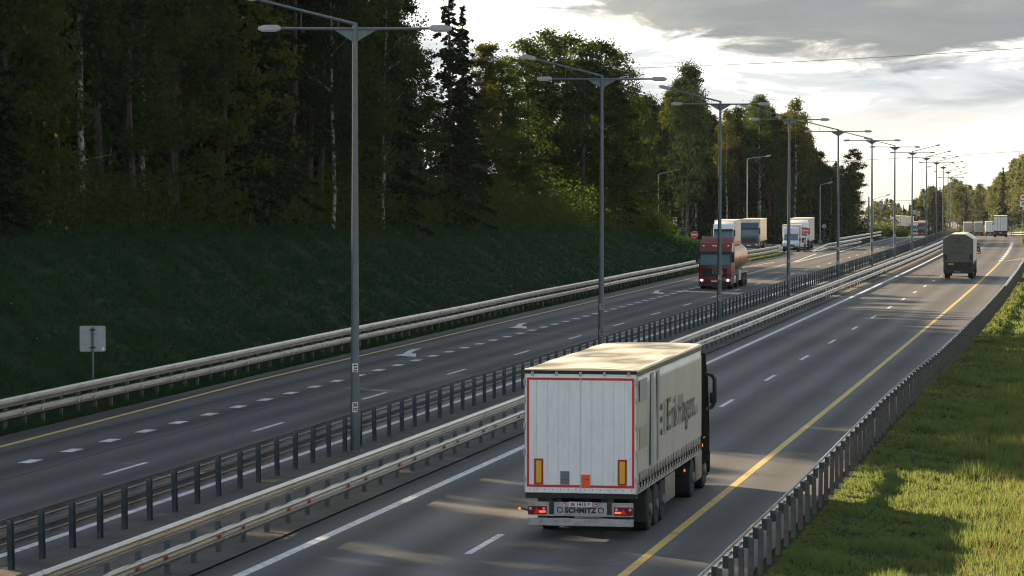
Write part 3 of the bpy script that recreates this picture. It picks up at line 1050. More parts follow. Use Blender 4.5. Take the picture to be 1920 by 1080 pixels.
def cab(t, y0, body, length=2.25, mirrors=True, h=3.55, w=2.48, dark='black_plastic', lights=False, visor=True, deflector=None, grille='black_plastic', emblem=False):
    """cab-over tractor cab; y0 = front plane, cab reaches back to y0-length"""
    hw = w / 2
    prof = [(y0 - 0.05, 0.62), (y0, 0.70), (y0 - 0.01, 1.55), (y0 - 0.10, 1.95), (y0 - 0.34, 2.80), (y0 - 0.55, 3.05), (y0 - 0.95, h), (y0 - length, h), (y0 - length, 0.62)]
    b = MB()
    b.prism(prof, -hw, hw, 0.05)
    b.build('cab_body', M[body], t, True)
    b = MB()   # windscreen, on the slope between z 1.95 and 2.80
    def sl(z, o=0.0):
        return y0 - 0.10 - (z - 1.95) * 0.24 / 0.85 + o
    b.prism([(sl(1.86, .012), 1.86), (sl(2.72, .012), 2.72), (sl(2.72, -.05), 2.72), (sl(1.86, -.05), 1.86)], -hw + 0.10, hw - 0.10, 0.008)
    b.build('windscreen', M['glass'], t)
    b = MB()
    for x in (-0.45, 0.35):
        b.tube([(x, sl(1.86, .03), 1.86), (x + 0.45, sl(2.1, .03), 2.12)], 0.012, 4)
    b.build('wiper', M['black_plastic'], t)
    if visor:
        b = MB()
        b.box(-hw + 0.06, hw - 0.06, y0 - 0.33, y0 - 0.12, 2.74, 2.95, 0.03)
        b.build('sun_visor', M[dark], t)
    b = MB()
    gz = [(y0 + 0.012, 0.98), (y0 + 0.012, 1.60), (y0 - 0.03, 1.60), (y0 - 0.03, 0.98)]
    b.prism(gz, -hw + 0.30, hw - 0.30, 0.006)
    g = b.build('grille', M[grille], t)
    for k in range(4):
        b = MB()
        z = 1.06 + k * 0.14
        b.box(-hw + 0.34, hw - 0.34, y0 + 0.010, y0 + 0.028, z, z + 0.05, 0.005)
        b.build('slat', M['dark_metal'], g)
    b = MB()
    b.box(-hw - 0.01, hw + 0.01, y0 - 0.35, y0 + 0.05, 0.32, 0.90, 0.05)
    bp = b.build('bumper', M[body] if body != 'cab_white' else M['cab_white'], t, True)
    b = MB()
    b.box(-hw + 0.02, hw - 0.02, y0 - 0.3, y0 + 0.056, 0.24, 0.42, 0.02)
    b.build('valance', M['black_plastic'], t)
    for s in (-1, 1):
        b = MB()
        b.box(s * (hw - 0.42), s * (hw - 0.05), y0 + 0.03, y0 + 0.065, 0.60, 0.80, 0.01)
        hl = b.build('headlight', M['clear_lens'], t)
        if lights:
            b = MB()
            cx = s * (hw - 0.24)
            b.ring_lathe([(y0 + 0.066, 0.0005), (y0 + 0.066, 0.075), (y0 + 0.08, 0.065)], 14, 'y', (cx, 0, 0.70))
            b.build('lamp', M['head_glow'], hl)
        if not mirrors:
            continue
        b = MB()
        b.box(s * (hw + 0.02), s * (hw + 0.24), y0 - 0.22, y0 - 0.02, 2.05, 2.85, 0.04)
        mr = b.build('mirror', M['black_plastic'], t, True)
        b = MB()
        b.box(s * (hw + 0.04), s * (hw + 0.22), y0 - 0.235, y0 - 0.222, 2.12, 2.78)
        b.build('mirror_glass', M['mirror_glass'], mr)
        b = MB()
        b.tube([(s * (hw - .02), y0 - .3, 2.8), (s * (hw + .1), y0 - .15, 2.88)], 0.025, 6)
        b.build('mirror_arm', M['black_plastic'], mr)
        b = MB()
        b.prism([(y0 - 0.34, 1.9), (y0 - 0.55, 2.68), (y0 - 1.25, 2.68), (y0 - 1.25, 1.9)], s * (hw - 0.02), s * (hw + 0.012), 0)
        b.build('side_window', M['glass'], t)
        b = MB()
        b.box(s * (hw - .25), s * (hw + 0.008), y0 - 1.3, y0 - 0.35, 0.40, 0.66, 0.02)
        b.build('step', M['black_plastic'], t)
    b = MB()
    b.box(-0.27, 0.27, y0 + 0.051, y0 + 0.062, 0.56, 0.68)
    b.build('number_plate', M['plate'], t)
    if lights:
        for x in (-0.95, -0.2, 0.0, 0.2, 0.95):
            b = MB()
            b.box(x - .06, x + .06, y0 - 0.80, y0 - 0.69, 3.28, 3.34, 0.01)
            b.build('marker_lamp', M['amber_glow'], t)
    if deflector:
        b = MB()
        b.prism([(y0 - 0.95, h - .02), (y0 - length - 0.1, h + 0.32), (y0 - length - 0.1, h - .02)], -hw + .08, hw - .08, 0.02)
        b.build('roof_deflector', M[deflector], t, True)
    return t


def tractor_frame(t, y0, wb=3.6):
    """ladder frame and axles of a tractor whose front plane is y0"""
    b = MB()
    for s in (-1, 1):
        b.box(s * 0.38 - .05, s * 0.38 + .05, y0 - 6.0, y0 - 0.4, 0.72, 0.98)
    b.build('chassis', M['dark_metal'], t)
    axle(t, y0 - 1.40, 1.04)
    axle(t, y0 - 1.40 - wb, 0.98, 0.5, 0.46)
    for s in (-1, 1):
        b = MB()
        b.box(s * 0.60, s * 1.20, y0 - 4.1, y0 - 2.4, 0.38, 0.95, 0.06)
        b.build('fuel_tank', M['alu'], t, True)


def semi(name, label, cat, loc, rotz, cab_mat, box=None, tank=False, box_len=13.4, box_h=3.95, group=None, lights=False, deflector=None, front_gap=0.75, side='cream_side', emblem=False):
    t = thing(name, label, cat, loc, rotz, group)
    # origin under the cab front
    cab(t, 0.0, cab_mat, lights=lights, deflector=deflector)
    tractor_frame(t, 0.0)
    yb = -2.25 - front_gap
    if not tank:
        b = MB()
        b.box(-1.275, 1.275, yb - box_len, yb, 1.15, box_h, 0.03)
        b.build('trailer_box', M[box or 'cream_side'], t)
        b = MB()
        b.box(-1.30, 1.30, yb - box_len - .01, yb + .012, box_h - 0.06, box_h + 0.03, 0.01)
        b.build('roof_trim', M['roof_tarp'], t)
        b = MB()
        b.box(-1.29, 1.29, yb - box_len, yb + .01, 1.05, 1.17)
        b.build('floor_rail', M['alu'], t)
    b = MB()
    for s in (-1, 1):
        b.box(s * .5 - .06, s * .5 + .06, yb - box_len + .3, yb - 0.8, 0.85, 1.06)
        b.box(s * 1.1 - .02, s * 1.1 + .02, yb - box_len + 5.2, yb - 3.4, 0.45, 0.9)
    b.build('trailer_frame', M['dark_metal'], t)
    for k in range(3):
        axle(t, yb - box_len + 2.2 + 1.31 * k, 1.05, 0.5, 0.4)
    return t


# ---------------------------------------------------------------- the near curtain-side lorry
def near_truck():
    Yr = 72.2
    xc = -12.57
    t = thing('semi_trailer_truck', 'white curtain-sided lorry with red-framed rear doors, closest in the right lane', 'truck',
              (xc, Yr, float(zp(Yr))), heading(78))
    hw = 1.275
    L = 11.7
    zb, zt = 1.04, 3.85
    # --- rear doors of planks
    b = MB()
    b.box(-hw, hw, 0.03, 0.10, zb, 3.74)
    b.build('door_frame', M['trailer_white'], t)
    for s in (-1, 1):
        b = MB()
        x0, x1 = (-hw + .02, -0.012) if s < 0 else (0.012, hw - .02)
        b.box(x0, x1, 0.012, 0.03, zb + .01, 3.735)
        d = b.build('rear_door', M['trailer_white'], t)
        n = 5
        for k in range(n):
            a = x0 + (x1 - x0) * k / n
            c = x0 + (x1 - x0) * (k + 1) / n
            b = MB()
            b.box(a + 0.006, c - 0.006, -0.002, 0.014, zb + 0.13, 3.66, 0.004)
            b.build('plank', M['trailer_white'], d)
        b = MB()
        b.box(x0, x1, -0.012, 0.012, zb + .012, zb + 0.115, 0.004)
        b.build('bottom_profile', M['trailer_white'], d)
        for k in range(7):
            b = MB()
            x = x0 + (x1 - x0) * (k + .5) / 7
            b.ring_lathe([(-0.018, 0.001), (-0.018, 0.010), (-0.011, 0.012)], 8, 'y', (x, 0, zb + .085))
            b.build('rivet', M['dark_metal'], d)
        for z in (1.35, 1.95, 2.55, 3.15, 3.55):
            b = MB()
            b.box(s * (hw - .01), s * (hw + .03), -0.02, 0.07, z - .07, z + .07, 0.008)
            b.build('hinge', M['alu'], d)
        # red contour tape on the door
        tp = 0.055
        xo = s * (hw - 0.045)
        xi = 0.016 * s
        for nm, q in (('contour_tape', (min(xo, xo - s * tp), max(xo, xo - s * tp), zb + .135, 3.655)),
                      ('contour_tape', (min(xi, xo - s * tp), max(xi, xo - s * tp), zb + .135, zb + .135 + tp)),
                      ('contour_tape', (min(xi, xo - s * tp), max(xi, xo - s * tp), 3.655 - tp, 3.655))):
            b = MB()
            b.box(q[0], q[1], -0.0065, -0.0025, q[2], q[3])
            b.build(nm, M['tape_red'], d)
        b = MB()
        xm = s * 0.955
        b.box(xm - 0.105, xm + 0.105, -0.012, -0.007, zb + .195, zb + .78, 0.002)
        mk = b.build('marker_board', M['marker_red'], d)
        b = MB()
        b.box(xm - 0.06, xm + 0.06, -0.016, -0.0125, zb + .235, zb + .735)
        b.build('marker_centre', M['marker_yellow'], mk)
    b = MB()
    b.box(-0.46, -0.25, -0.013, -0.004, zb + .20, zb + .50, 0.003)
    pk = b.build('document_box', M['grey_panel'], t)
    b = MB()
    b.box(-0.46, -0.25, -0.0165, -0.0135, zb + .30, zb + .31)
    b.build('seam', M['dark_metal'], pk)
    b = MB()
    b.box(0.02, 0.225, -0.022, -0.008, zb + .145, zb + .43, 0.003)
    pk = b.build('orange_placard', M['placard'], t)
    b = MB()
    b.box(0.12, 0.19, -0.0245, -0.0225, zb + .32, zb + .335)
    b.build('latch', M['dark_metal'], pk)
    # header
    b = MB()
    b.box(-hw - .01, hw + .01, 0.0, 0.12, 3.74, 3.84, 0.01)
    hd = b.build('rear_header', M['dark_metal'], t)
    for x in (-1.1, -.55, 0, .55, 1.1):
        b = MB()
        b.box(x - .03, x + .03, -0.02, 0.02, 3.70, 3.79, 0.005)
        b.build('clamp', M['alu'], hd)
    # corner posts
    for s in (-1, 1):
        b = MB()
        b.box(s * (hw - .0), s * (hw + .012), 0.02, 0.14, zb, 3.80)
        b.build('corner_post', M['alu'], t)
    # roof tarpaulin, sagging between lateral bows
    ny, nx = 54, 8
    b = MB()
    grid = []
    for j in range(ny + 1):
        y = -0.02 + (L + .04) * j / ny
        row = []
        for i in range(nx + 1):
            u = i / nx * 2 - 1
            z = zt + 0.035 * (1 - u * u) - 0.012 * (0.5 + 0.5 * math.cos(2 * math.pi * j / 2)) + 0.008 * math.sin(3 * u + y) + 0.006 * math.sin(y * 1.9 - 2 * u)
            row.append(b.bm.verts.new((u * (hw + .01), y, z)))
        grid.append(row)
    for j in range(ny):
        for i in range(nx):
            b.bm.faces.new((grid[j][i], grid[j][i + 1], grid[j + 1][i + 1], grid[j + 1][i]))
    for i, x in ((0, -hw - .02), (nx, hw + .02)):
        low = [b.bm.verts.new((x, v[i].co.y, zt - .10)) for v in grid]
        for j in range(ny):
            b.bm.faces.new((grid[j][i], grid[j + 1][i], low[j + 1], low[j]))
    low = [b.bm.verts.new((v.co.x, v.co.y - 0.01, zt - .03)) for v in grid[0]]
    for i in range(nx):
        b.bm.faces.new((grid[0][i], grid[0][i + 1], low[i + 1], low[i]))
    rf = b.build('roof_tarp', M['roof_tarp'], t, True)
    for k in range(27):
        b = MB()
        y = 0.2 + (L - .4) * k / 26
        b.tube([(-hw + .03, y, zt + .0), (-.6, y, zt + .03), (0, y, zt + .037), (.6, y, zt + .03), (hw - .03, y, zt + .0)], 0.010, 5)
        b.build('roof_bow', M['roof_tarp'], rf)
    # side curtains
    for s in (-1, 1):
        x = s * (hw + .006)
        b = MB()
        cols = 80
        rows = 10
        gr = []
        for j in range(rows + 1):
            z = 1.20 + (3.70 - 1.20) * j / rows
            gr.append([b.bm.verts.new((x + s * (0.012 * math.sin(i * 0.9) * (1 - abs(j / rows - .5) * 1.6) + 0.01 * math.sin(i * .31 + j * .4)), 0.14 + (L - .16) * i / cols, z)) for i in range(cols + 1)])
        for j in range(rows):
            for i in range(cols):
                b.bm.faces.new((gr[j][i], gr[j][i + 1], gr[j + 1][i + 1], gr[j + 1][i]))
        cu = b.build('side_curtain', M['curtain'], t, True)
        sm = cu.modifiers.new('s', 'SOLIDIFY')
        sm.thickness = 0.006
        b = MB()
        b.box(min(s * hw, s * (hw + .028)), max(s * hw, s * (hw + .028)), 0.02, L, 3.70, 3.80, 0.008)
        b.build('valance', M['deflector'], t)
        b = MB()
        b.box(min(s * (hw - .05), s * (hw + .015)), max(s * (hw - .05), s * (hw + .015)), 0.1, L, 1.03, 1.16, 0.006)
        b.build('side_rail', M['alu'], t)
        for k in range(24):
            y = 0.35 + (L - .6) * k / 23
            b = MB()
            b.box(min(x + s * .02, x + s * .03), max(x + s * .02, x + s * .03), y - .022, y + .022, 1.08, 1.48)
            st = b.build('strap', M['print_dark'], t)
            b = MB()
            b.box(min(x + s * .03, x + s * .055), max(x + s * .03, x + s * .055), y - .035, y + .035, 1.17, 1.30, 0.006)
            b.build('buckle', M['dark_metal'], st)
    # printing on the right curtain
    xs = hw + 0.034

    def patch(y0, y1, z0, z1, mat):
        b = MB()
        b.box(xs - .003, xs, y0, y1, z0, z1)
        b.build('printed_bar', M[mat], t)
    patch(2.10, 2.60, 1.52, 2.35, 'print_blue')
    patch(2.10, 2.60, 2.35, 3.66, 'print_blue')
    patch(3.22, 3.58, 1.52, 3.66, 'print_grey')
    patch(0.30, 1.50, 3.10, 3.60, 'print_blue')
    patch(0.30, 1.55, 2.02, 2.52, 'print_beige')
    patch(0.30, 1.50, 1.36, 1.50, 'print_grey')
    for z in (2.14, 2.44, 2.74):
        patch(4.02, 4.36, z - .07, z + .07, 'print_grey')
    patch(4.50, 4.62, 2.05, 2.86, 'print_grey')
    patch(4.74, 4.86, 2.05, 2.86, 'print_grey')
    def fit(body, mat, y0, y1, zb_, cap, bold):
        o = text_obj('lettering', body, 1.0, M[mat], t, (0, 0, 0), (R(90), 0, R(90)), 1.0, bold, 0.002, 'LEFT')
        o.data.transform(Matrix.Translation((-min(v.co.x for v in o.data.vertices), 0, 0)))
        w_ = max(v.co.x for v in o.data.vertices)
        hcap = 0.70
        y_off = -0.0
        o.scale = ((y1 - y0) / w_, cap / hcap, 1)
        low = {'E': min(v.co.y for v in o.data.vertices)}.get(body, None)
        bl = min(v.co.y for v in o.data.vertices) if 'g' not in body else min(v.co.y for v in o.data.vertices if v.co.x < w_ * .1)
        o.location = (xs, y0, zb_ - bl * cap / hcap)
        return o
    fit('E', 'print_brown', 5.05, 5.62, 2.10, 0.78, 0.006)
    fit('rik', 'print_letter', 5.78, 6.95, 2.10, 0.78, 0.0)
    fit('Hagens.', 'print_letter', 7.25, 10.45, 2.10, 0.74, 0.0)
    fit('nl', 'print_grey', 10.55, 10.85, 2.12, 0.28, 0.004)
    # front wall, floor, inner core so that no light leaks through
    b = MB()
    b.box(-hw + .02, hw - .02, 0.10, L, 1.06, 3.72)
    b.build('cargo_body', M['trailer_white'], t)
    # chassis
    b = MB()
    for s in (-1, 1):
        b.box(s * .52 - .07, s * .52 + .07, 0.15, L - .4, 0.80, 1.05)
    for y in (0.3, 2.0, 4.8, 6.6, 8.0):
        b.box(-1.1, 1.1, y - .05, y + .05, 0.92, 1.04)
    b.build('chassis', M['dark_metal'], t)
    b = MB()
    b.box(-hw + .01, hw - .01, 0.02, 0.22, 0.92, 1.035, 0.01)
    b.build('rear_sill', M['dark_metal'], t)
    for s in (-1, 1):
        b = MB()
        b.box(s * .70 - .05, s * .70 + .05, 0.03, 0.12, 0.40, 0.95)
        b.build('bumper_bracket', M['dark_metal'], t)
    # lamp board
    b = MB()
    b.box(-1.20, 1.20, 0.0, 0.05, 0.56, 0.84, 0.006)
    lb = b.build('lamp_board', M['alu'], t)
    b = MB()
    b.box(-1.20, 1.20, -0.012, 0.05, 0.525, 0.558, 0.004)
    b.build('board_lip', M['alu'], lb)
    for s in (-1, 1):
        b = MB()
        b.box(s * .66 - .055, s * .66 + .055, -0.008, 0.002, 0.565, 0.838)
        b.build('dark_strap', M['black_plastic'], lb)
        b = MB()
        b.tube([(s * .47 + .055 * math.copysign(abs(math.cos(a)) ** .5, math.cos(a)), -0.004, .665 + .055 * math.copysign(abs(math.sin(a)) ** .5, math.sin(a))) for a in np.linspace(.2, .2 + 2 * math.pi, 17)], 0.011, 5, False)
        b.build('square_ring', M['ink'], lb)
    # tail lamps
    for s in (-1, 1):
        b = MB()
        b.box(s * 0.985 - .215, s * 0.985 + .215, -0.05, 0.0, 0.57, 0.745, 0.015)
        tl = b.build('tail_light', M['lens_red'], t)
        b = MB()
        xq = s * 0.985
        b.prism([(xq - .07, .585), (xq + .07, .585), (xq, .715)], -0.058, -0.051, 0, 'y')
        b.build('triangle_reflector', M['tri_red'], tl)
        for q, mt in ((-.155, 'clear_lens'), (.155, 'clear_lens')):
            b = MB()
            b.ring_lathe([(-0.060, 0.001), (-0.060, 0.030), (-0.050, 0.035)], 12, 'y', (xq + q, 0, .69))
            b.build('round_lamp', M[mt], tl)
        b = MB()
        xi = xq - s * .12
        b.box(xi - .075, xi + .075, -0.056, -0.050, .60, .645, 0.004)
        b.build('lit_lamp', M['tail_glow'], tl)
        b = MB()
        b.box(s * .355 - .022, s * .355 + .022, -0.035, 0.0, .75, .815, 0.008)
        q_ = b.build('plate_lamp', M['lens_red'], lb)
        b = MB()
        b.box(s * .355 - .016, s * .355 + .016, -0.040, -0.0355, .765, .79)
        b.build('lit_spot', M['tail_glow'], q_)
    b = MB()
    b.box(-0.265, 0.265, -0.016, -0.002, 0.735, 0.85, 0.003)
    pl = b.build('number_plate', M['plate'], t)
    text_obj('plate_text', 'BB', 0.085, M['ink'], pl, (-0.175, -0.018, 0.79), (R(90), 0, 0), 0.95, 0.003, 0.001)
    text_obj('plate_text', '1413', 0.115, M['ink'], pl, (0.02, -0.018, 0.793), (R(90), 0, 0), 0.95, 0.004, 0.001)
    text_obj('plate_text', '31', 0.085, M['ink'], pl, (0.20, -0.018, 0.803), (R(90), 0, 0), 0.95, 0.003, 0.001)
    text_obj('maker_lettering', 'SCHMITZ', 0.165, M['ink'], lb, (0.0, -0.006, 0.655), (R(90), 0, 0), 1.0, 0.008, 0.002, 'CENTER', 1.05)
    # underrun bar
    b = MB()
    b.box(-1.20, 1.20, 0.0, 0.12, 0.30, 0.47, 0.012)
    b.build('underrun_bar', M['alu'], t)
    # rubber marker arm on the left
    b = MB()
    b.tube([(-1.20, 0.0, 0.64), (-1.30, -0.02, 0.675), (-1.37, -0.02, 0.68)], 0.018, 6)
    am = b.build('marker_arm', M['black_plastic'], t)
    b = MB()
    b.ring_lathe([(-1.42, 0.005), (-1.41, 0.03), (-1.37, 0.03), (-1.365, 0.005)], 10, 'x', (0, -0.02, 0.68))
    b.build('lamp', M['amber_glow'], am)
    # running gear
    for y in (2.30, 3.42, 4.50):
        axle(t, y, 1.06, 0.5, 0.40)
    for s in (-1, 1):
        b = MB()
        b.box(s * 1.06 - .2, s * 1.06 + .2, 1.62, 1.65, 0.25, 0.90)
        b.build('mud_flap', M['black_plastic'], t)
        b = MB()
        b.box(s * 1.15 - .03, s * 1.15 + .03, 5.55, 7.35, 0.30, 0.92, 0.012)
        bx = b.build('pallet_box', M['skirt'], t)
        b = MB()
        b.box(min(s * .6, s * 1.12), max(s * .6, s * 1.12), 5.6, 7.3, 0.32, 0.9)
        b.build('box_body', M['dark_metal'], bx)
        b = MB()
        b.box(s * .8 - .06, s * .8 + .06, 8.1, 8.25, 0.3, 1.0)
        b.build('landing_leg', M['dark_metal'], t)
        b = MB()
        b.box(s * 1.2 - .01, s * 1.2 + .02, 8.95, 9.02, 0.76, 0.82, 0.004)
        b.build('side_marker', M['tail_glow'], t)
    # tractor
    yf = 13.95
    cab(t, yf, 'dark_cab', length=1.75, h=3.55, visor=False, mirrors=False)
    b = MB()
    b.prism([(yf - 1.7, 3.50), (yf - 2.2, 3.78), (yf - 2.2, 1.4), (yf - 1.7, 1.4)], 1.10, 1.235, 0.015)
    b.build('air_deflector', M['deflector'], t)
    b = MB()
    b.prism([(yf - 1.7, 3.50), (yf - 2.2, 3.78), (yf - 2.2, 1.4), (yf - 1.7, 1.4)], -1.235, -1.10, 0.015)
    b.build('air_deflector', M['deflector'], t)
    b = MB()
    b.prism([(yf - 0.85, 3.52), (yf - 2.15, 3.84), (yf - 2.15, 3.50), (yf - 0.8, 3.46)], -1.12, 1.12, 0.03)
    b.build('roof_deflector', M['deflector'], t, True)
    b = MB()
    for s in (-1, 1):
        b.box(s * .4 - .05, s * .4 + .05, 9.3, yf - .4, 0.72, 0.98)
    b.build('tractor_chassis', M['dark_metal'], t)
    axle(t, 10.35, 0.98, 0.5, 0.50)
    axle(t, 12.85, 1.06, 0.5, 0.34)
    for s in (-1, 1):
        b = MB()
        b.box(min(s * 1.02, s * 1.24), max(s * 1.02, s * 1.24), 11.05, 12.28, 0.30, 1.08, 0.06)
        b.build('side_skirt', M['skirt'], t, True)
        b = MB()
        arc = [(10.35 + .62 * math.cos(a), .5 + .62 * math.sin(a)) for a in np.linspace(R(10), R(170), 9)]
        arc2 = [(10.35 + .57 * math.cos(a), .5 + .57 * math.sin(a)) for a in np.linspace(R(170), R(10), 9)]
        b.prism(arc + arc2, min(s * .7, s * 1.24), max(s * .7, s * 1.24))
        b.build('mudguard', M['black_plastic'], t)
        # big loop mirror
        b = MB()
        yy = yf - 0.75
        b.tube([(s * 1.22, yy - .2, 3.02), (s * 1.38, yy, 2.96), (s * 1.46, yy, 2.84), (s * 1.46, yy, 2.25), (s * 1.38, yy, 2.10), (s * 1.22, yy - .2, 2.05)], [.04, .055, .06, .06, .055, .04], 8)
        b.box(s * 1.40 - .07, s * 1.40 + .07, yy - .05, yy + .09, 2.2, 2.5, 0.03)
        b.build('loop_mirror', M['black_plastic'], t, True)
        b = MB()
        b.box(s * 1.236, s * 1.243, 12.5, 12.9, 1.32, 1.36)
        b.build('cab_badge', M['alu'], t)
        b = MB()
        b.box(s * 1.22, s * 1.25, 12.3, 12.38, 1.12, 1.2)
        b.build('indicator', M['amber_glow'], t)
    return t


near_truck()


# ---------------------------------------------------------------- box lorry with the arched roof
def box_truck():
    Y = 279.5
    t = thing('box_truck', 'grey box lorry with faceted cream roof and clover emblem on its back', 'truck', W(-12.55, Y), heading(Y + 5))
    hw = 1.27
    prof = [(-hw, 1.45), (hw, 1.45), (hw, 3.42), (0.58, 3.80), (-0.58, 3.80), (-hw, 3.42)]
    b = MB()
    b.prism(prof, 0.0, 9.2, 0.015, 'y')
    b.build('box_body', M['box_grey'], t)
    b = MB()
    top = [(hw + .02, 3.34), (hw + .02, 3.43), (0.60, 3.84), (-0.60, 3.84), (-hw - .02, 3.43), (-hw - .02, 3.34), (-hw + .0, 3.40), (-0.58, 3.805), (0.58, 3.805), (hw, 3.40)]
    b.prism(top, -0.04, 9.24, 0, 'y')
    b.build('roof_shell', M['box_roof'], t)
    for s in (-1, 1):
        b = MB()
        b.box(s * (hw - .004), s * (hw + .012), 0.05, 9.1, 1.5, 3.36)
        b.build('side_panel', M['cream_side'], t)
        b = MB()
        b.box(s * 1.07 - .11, s * 1.07 + .11, -0.03, 0.01, 1.62, 2.12, 0.02)
        b.build('rear_pod', M['dark_metal'], t)
        b = MB()
        b.box(s * 1.08 - .03, s * 1.08 + .03, -0.065, -0.05, 0.90, 1.0)
        b.build('tail_light', M['tri_red'], t)
    b = MB()
    b.box(-hw + .03, hw - .03, -0.05, 0.12, 0.50, 1.45, 0.03)
    b.build('tail_lift', M['dark_metal'], t)
    b = MB()
    b.box(-.86, -.36, -0.062, -0.052, 1.24, 1.34)
    b.build('yellow_strip', M['marker_yellow'], t)
    b = MB()
    b.box(-.36, .22, -0.060, -0.052, 0.56, 0.70)
    b.build('number_plate', M['grey_panel'], t)
    # clover emblem: four looped petals
    b = MB()
    for k in range(4):
        a0 = k * math.pi / 2
        c = Vector((math.cos(a0), 0, math.sin(a0))) * 0.15
        pts = []
        for q in range(9):
            a = a0 - R(140) + R(280) * q / 8
            pts.append((c.x + .115 * math.cos(a), -0.012, 3.22 + c.z + .115 * math.sin(a)))
        b.tube(pts, 0.026, 5)
    b.build('emblem', M['print_dark'], t)
    for z, w, h in ((2.68, 1.30, .035), (2.42, .55, .03), (2.28, 1.1, .03), (2.16, 1.2, .03)):
        for k in range(int(w / .12)):
            b = MB()
            x = -w / 2 + .12 * k
            b.box(x, x + random.uniform(.06, .10), -0.006, -0.002, z - h, z + h)
            b.build('print_mark', M['print_dark'], t)
    cab(t, 11.7, 'box_grey', length=2.2, h=3.0)
    b = MB()
    for s in (-1, 1):
        b.box(s * .4 - .05, s * .4 + .05, 0.3, 11.2, 0.8, 1.05)
    b.box(-1.2, 1.2, 0.2, 9.0, 1.25, 1.46)
    b.build('chassis', M['dark_metal'], t)
    axle(t, 2.6, 1.0, 0.48, 0.46)
    axle(t, 10.3, 1.05, 0.48, 0.32)
    for s in (-1, 1):
        b = MB()
        b.tube([(s * 1.2, 11.0, 2.5), (s * 1.5, 11.2, 2.45), (s * 1.55, 11.2, 1.95), (s * 1.2, 11.0, 1.9)], .05, 6)
        b.build('loop_mirror', M['black_plastic'], t)
    return t


box_truck()


def rear_trailer(label, off, Y, door, side, top='dark_metal', panels=4, h=3.9, tall0=1.15, slats=False):
    """far lorry seen from behind"""
    t = thing('semi_trailer_truck', label, 'truck', W(off, Y), heading(Y + 6), 'lorries driving away at the far bend')
    hw = 1.275
    b = MB()
    b.box(-hw, hw, 0, 13.0, tall0, h, 0.02)
    b.build('trailer_box', M[side], t)
    b = MB()
    b.box(-hw - .02, hw + .02, -0.04, 0.05, h - .08, h + .03)
    b.build('header', M[top], t)
    for k in range(panels):
        a = -hw + .06 + (2 * hw - .12) * k / panels
        c = -hw + .06 + (2 * hw - .12) * (k + 1) / panels
        b = MB()
        b.box(a + .025, c - .025, -0.03, 0.0, tall0 + .06, h - .1, 0.01)
        b.build('door_panel', M[door], t)
    for k in range(panels + 1):
        x = -hw + .06 + (2 * hw - .12) * k / panels
        b = MB()
        b.box(x - .018, x + .018, -0.05, -0.01, tall0 + .02, h - .09)
        b.build('lock_rod', M['dark_metal'], t)
    b = MB()
    b.box(-hw, hw, -0.02, 0.2, .52, tall0, 0.02)
    b.build('rear_underrun', M['dark_metal'], t)
    for s in (-1, 1):
        b = MB()
        b.box(s * 1.0 - .2, s * 1.0 + .2, -0.04, -0.02, .70, .82)
        b.build('tail_light', M['tri_red'], t)
    b = MB()
    b.box(-.26, .26, -0.035, -0.021, .72, .84)
    b.build('number_plate', M['plate'], t)
    for k in range(3):
        axle(t, 2.2 + 1.31 * k, 1.05, 0.5, 0.42)
    cab(t, 16.2, side if side != 'cream_side' else 'cab_white', visor=False)
    axle(t, 14.8, 1.04)
    axle(t, 11.2, 1.0, 0.5, 0.46)
    b = MB()
    for s in (-1, 1):
        b.box(s * .4 - .05, s * .4 + .05, 0.3, 15.8, .8, 1.1)
    b.build('chassis', M['dark_metal'], t)
    return t


rear_trailer('lorry with four grey door panels and dark undercarriage in the far right lane', -12.6, 612, 'trailer_white', 'cream_side')
rear_trailer('white panel-doored lorry beside the grey one, just ahead of the box lorry', -12.9, 884, 'trailer_white', 'cream_side', 'trailer_white', 4)
rear_trailer('pale plain-backed lorry, middle of three in the far left lane', -15.6, 930, 'alu', 'cream_side', 'cream_side', 1)
rear_trailer('lorry with blue-grey back, farthest in the left lane ahead', -18.6, 935, 'print_blue', 'cream_side', 'trailer_white', 1)


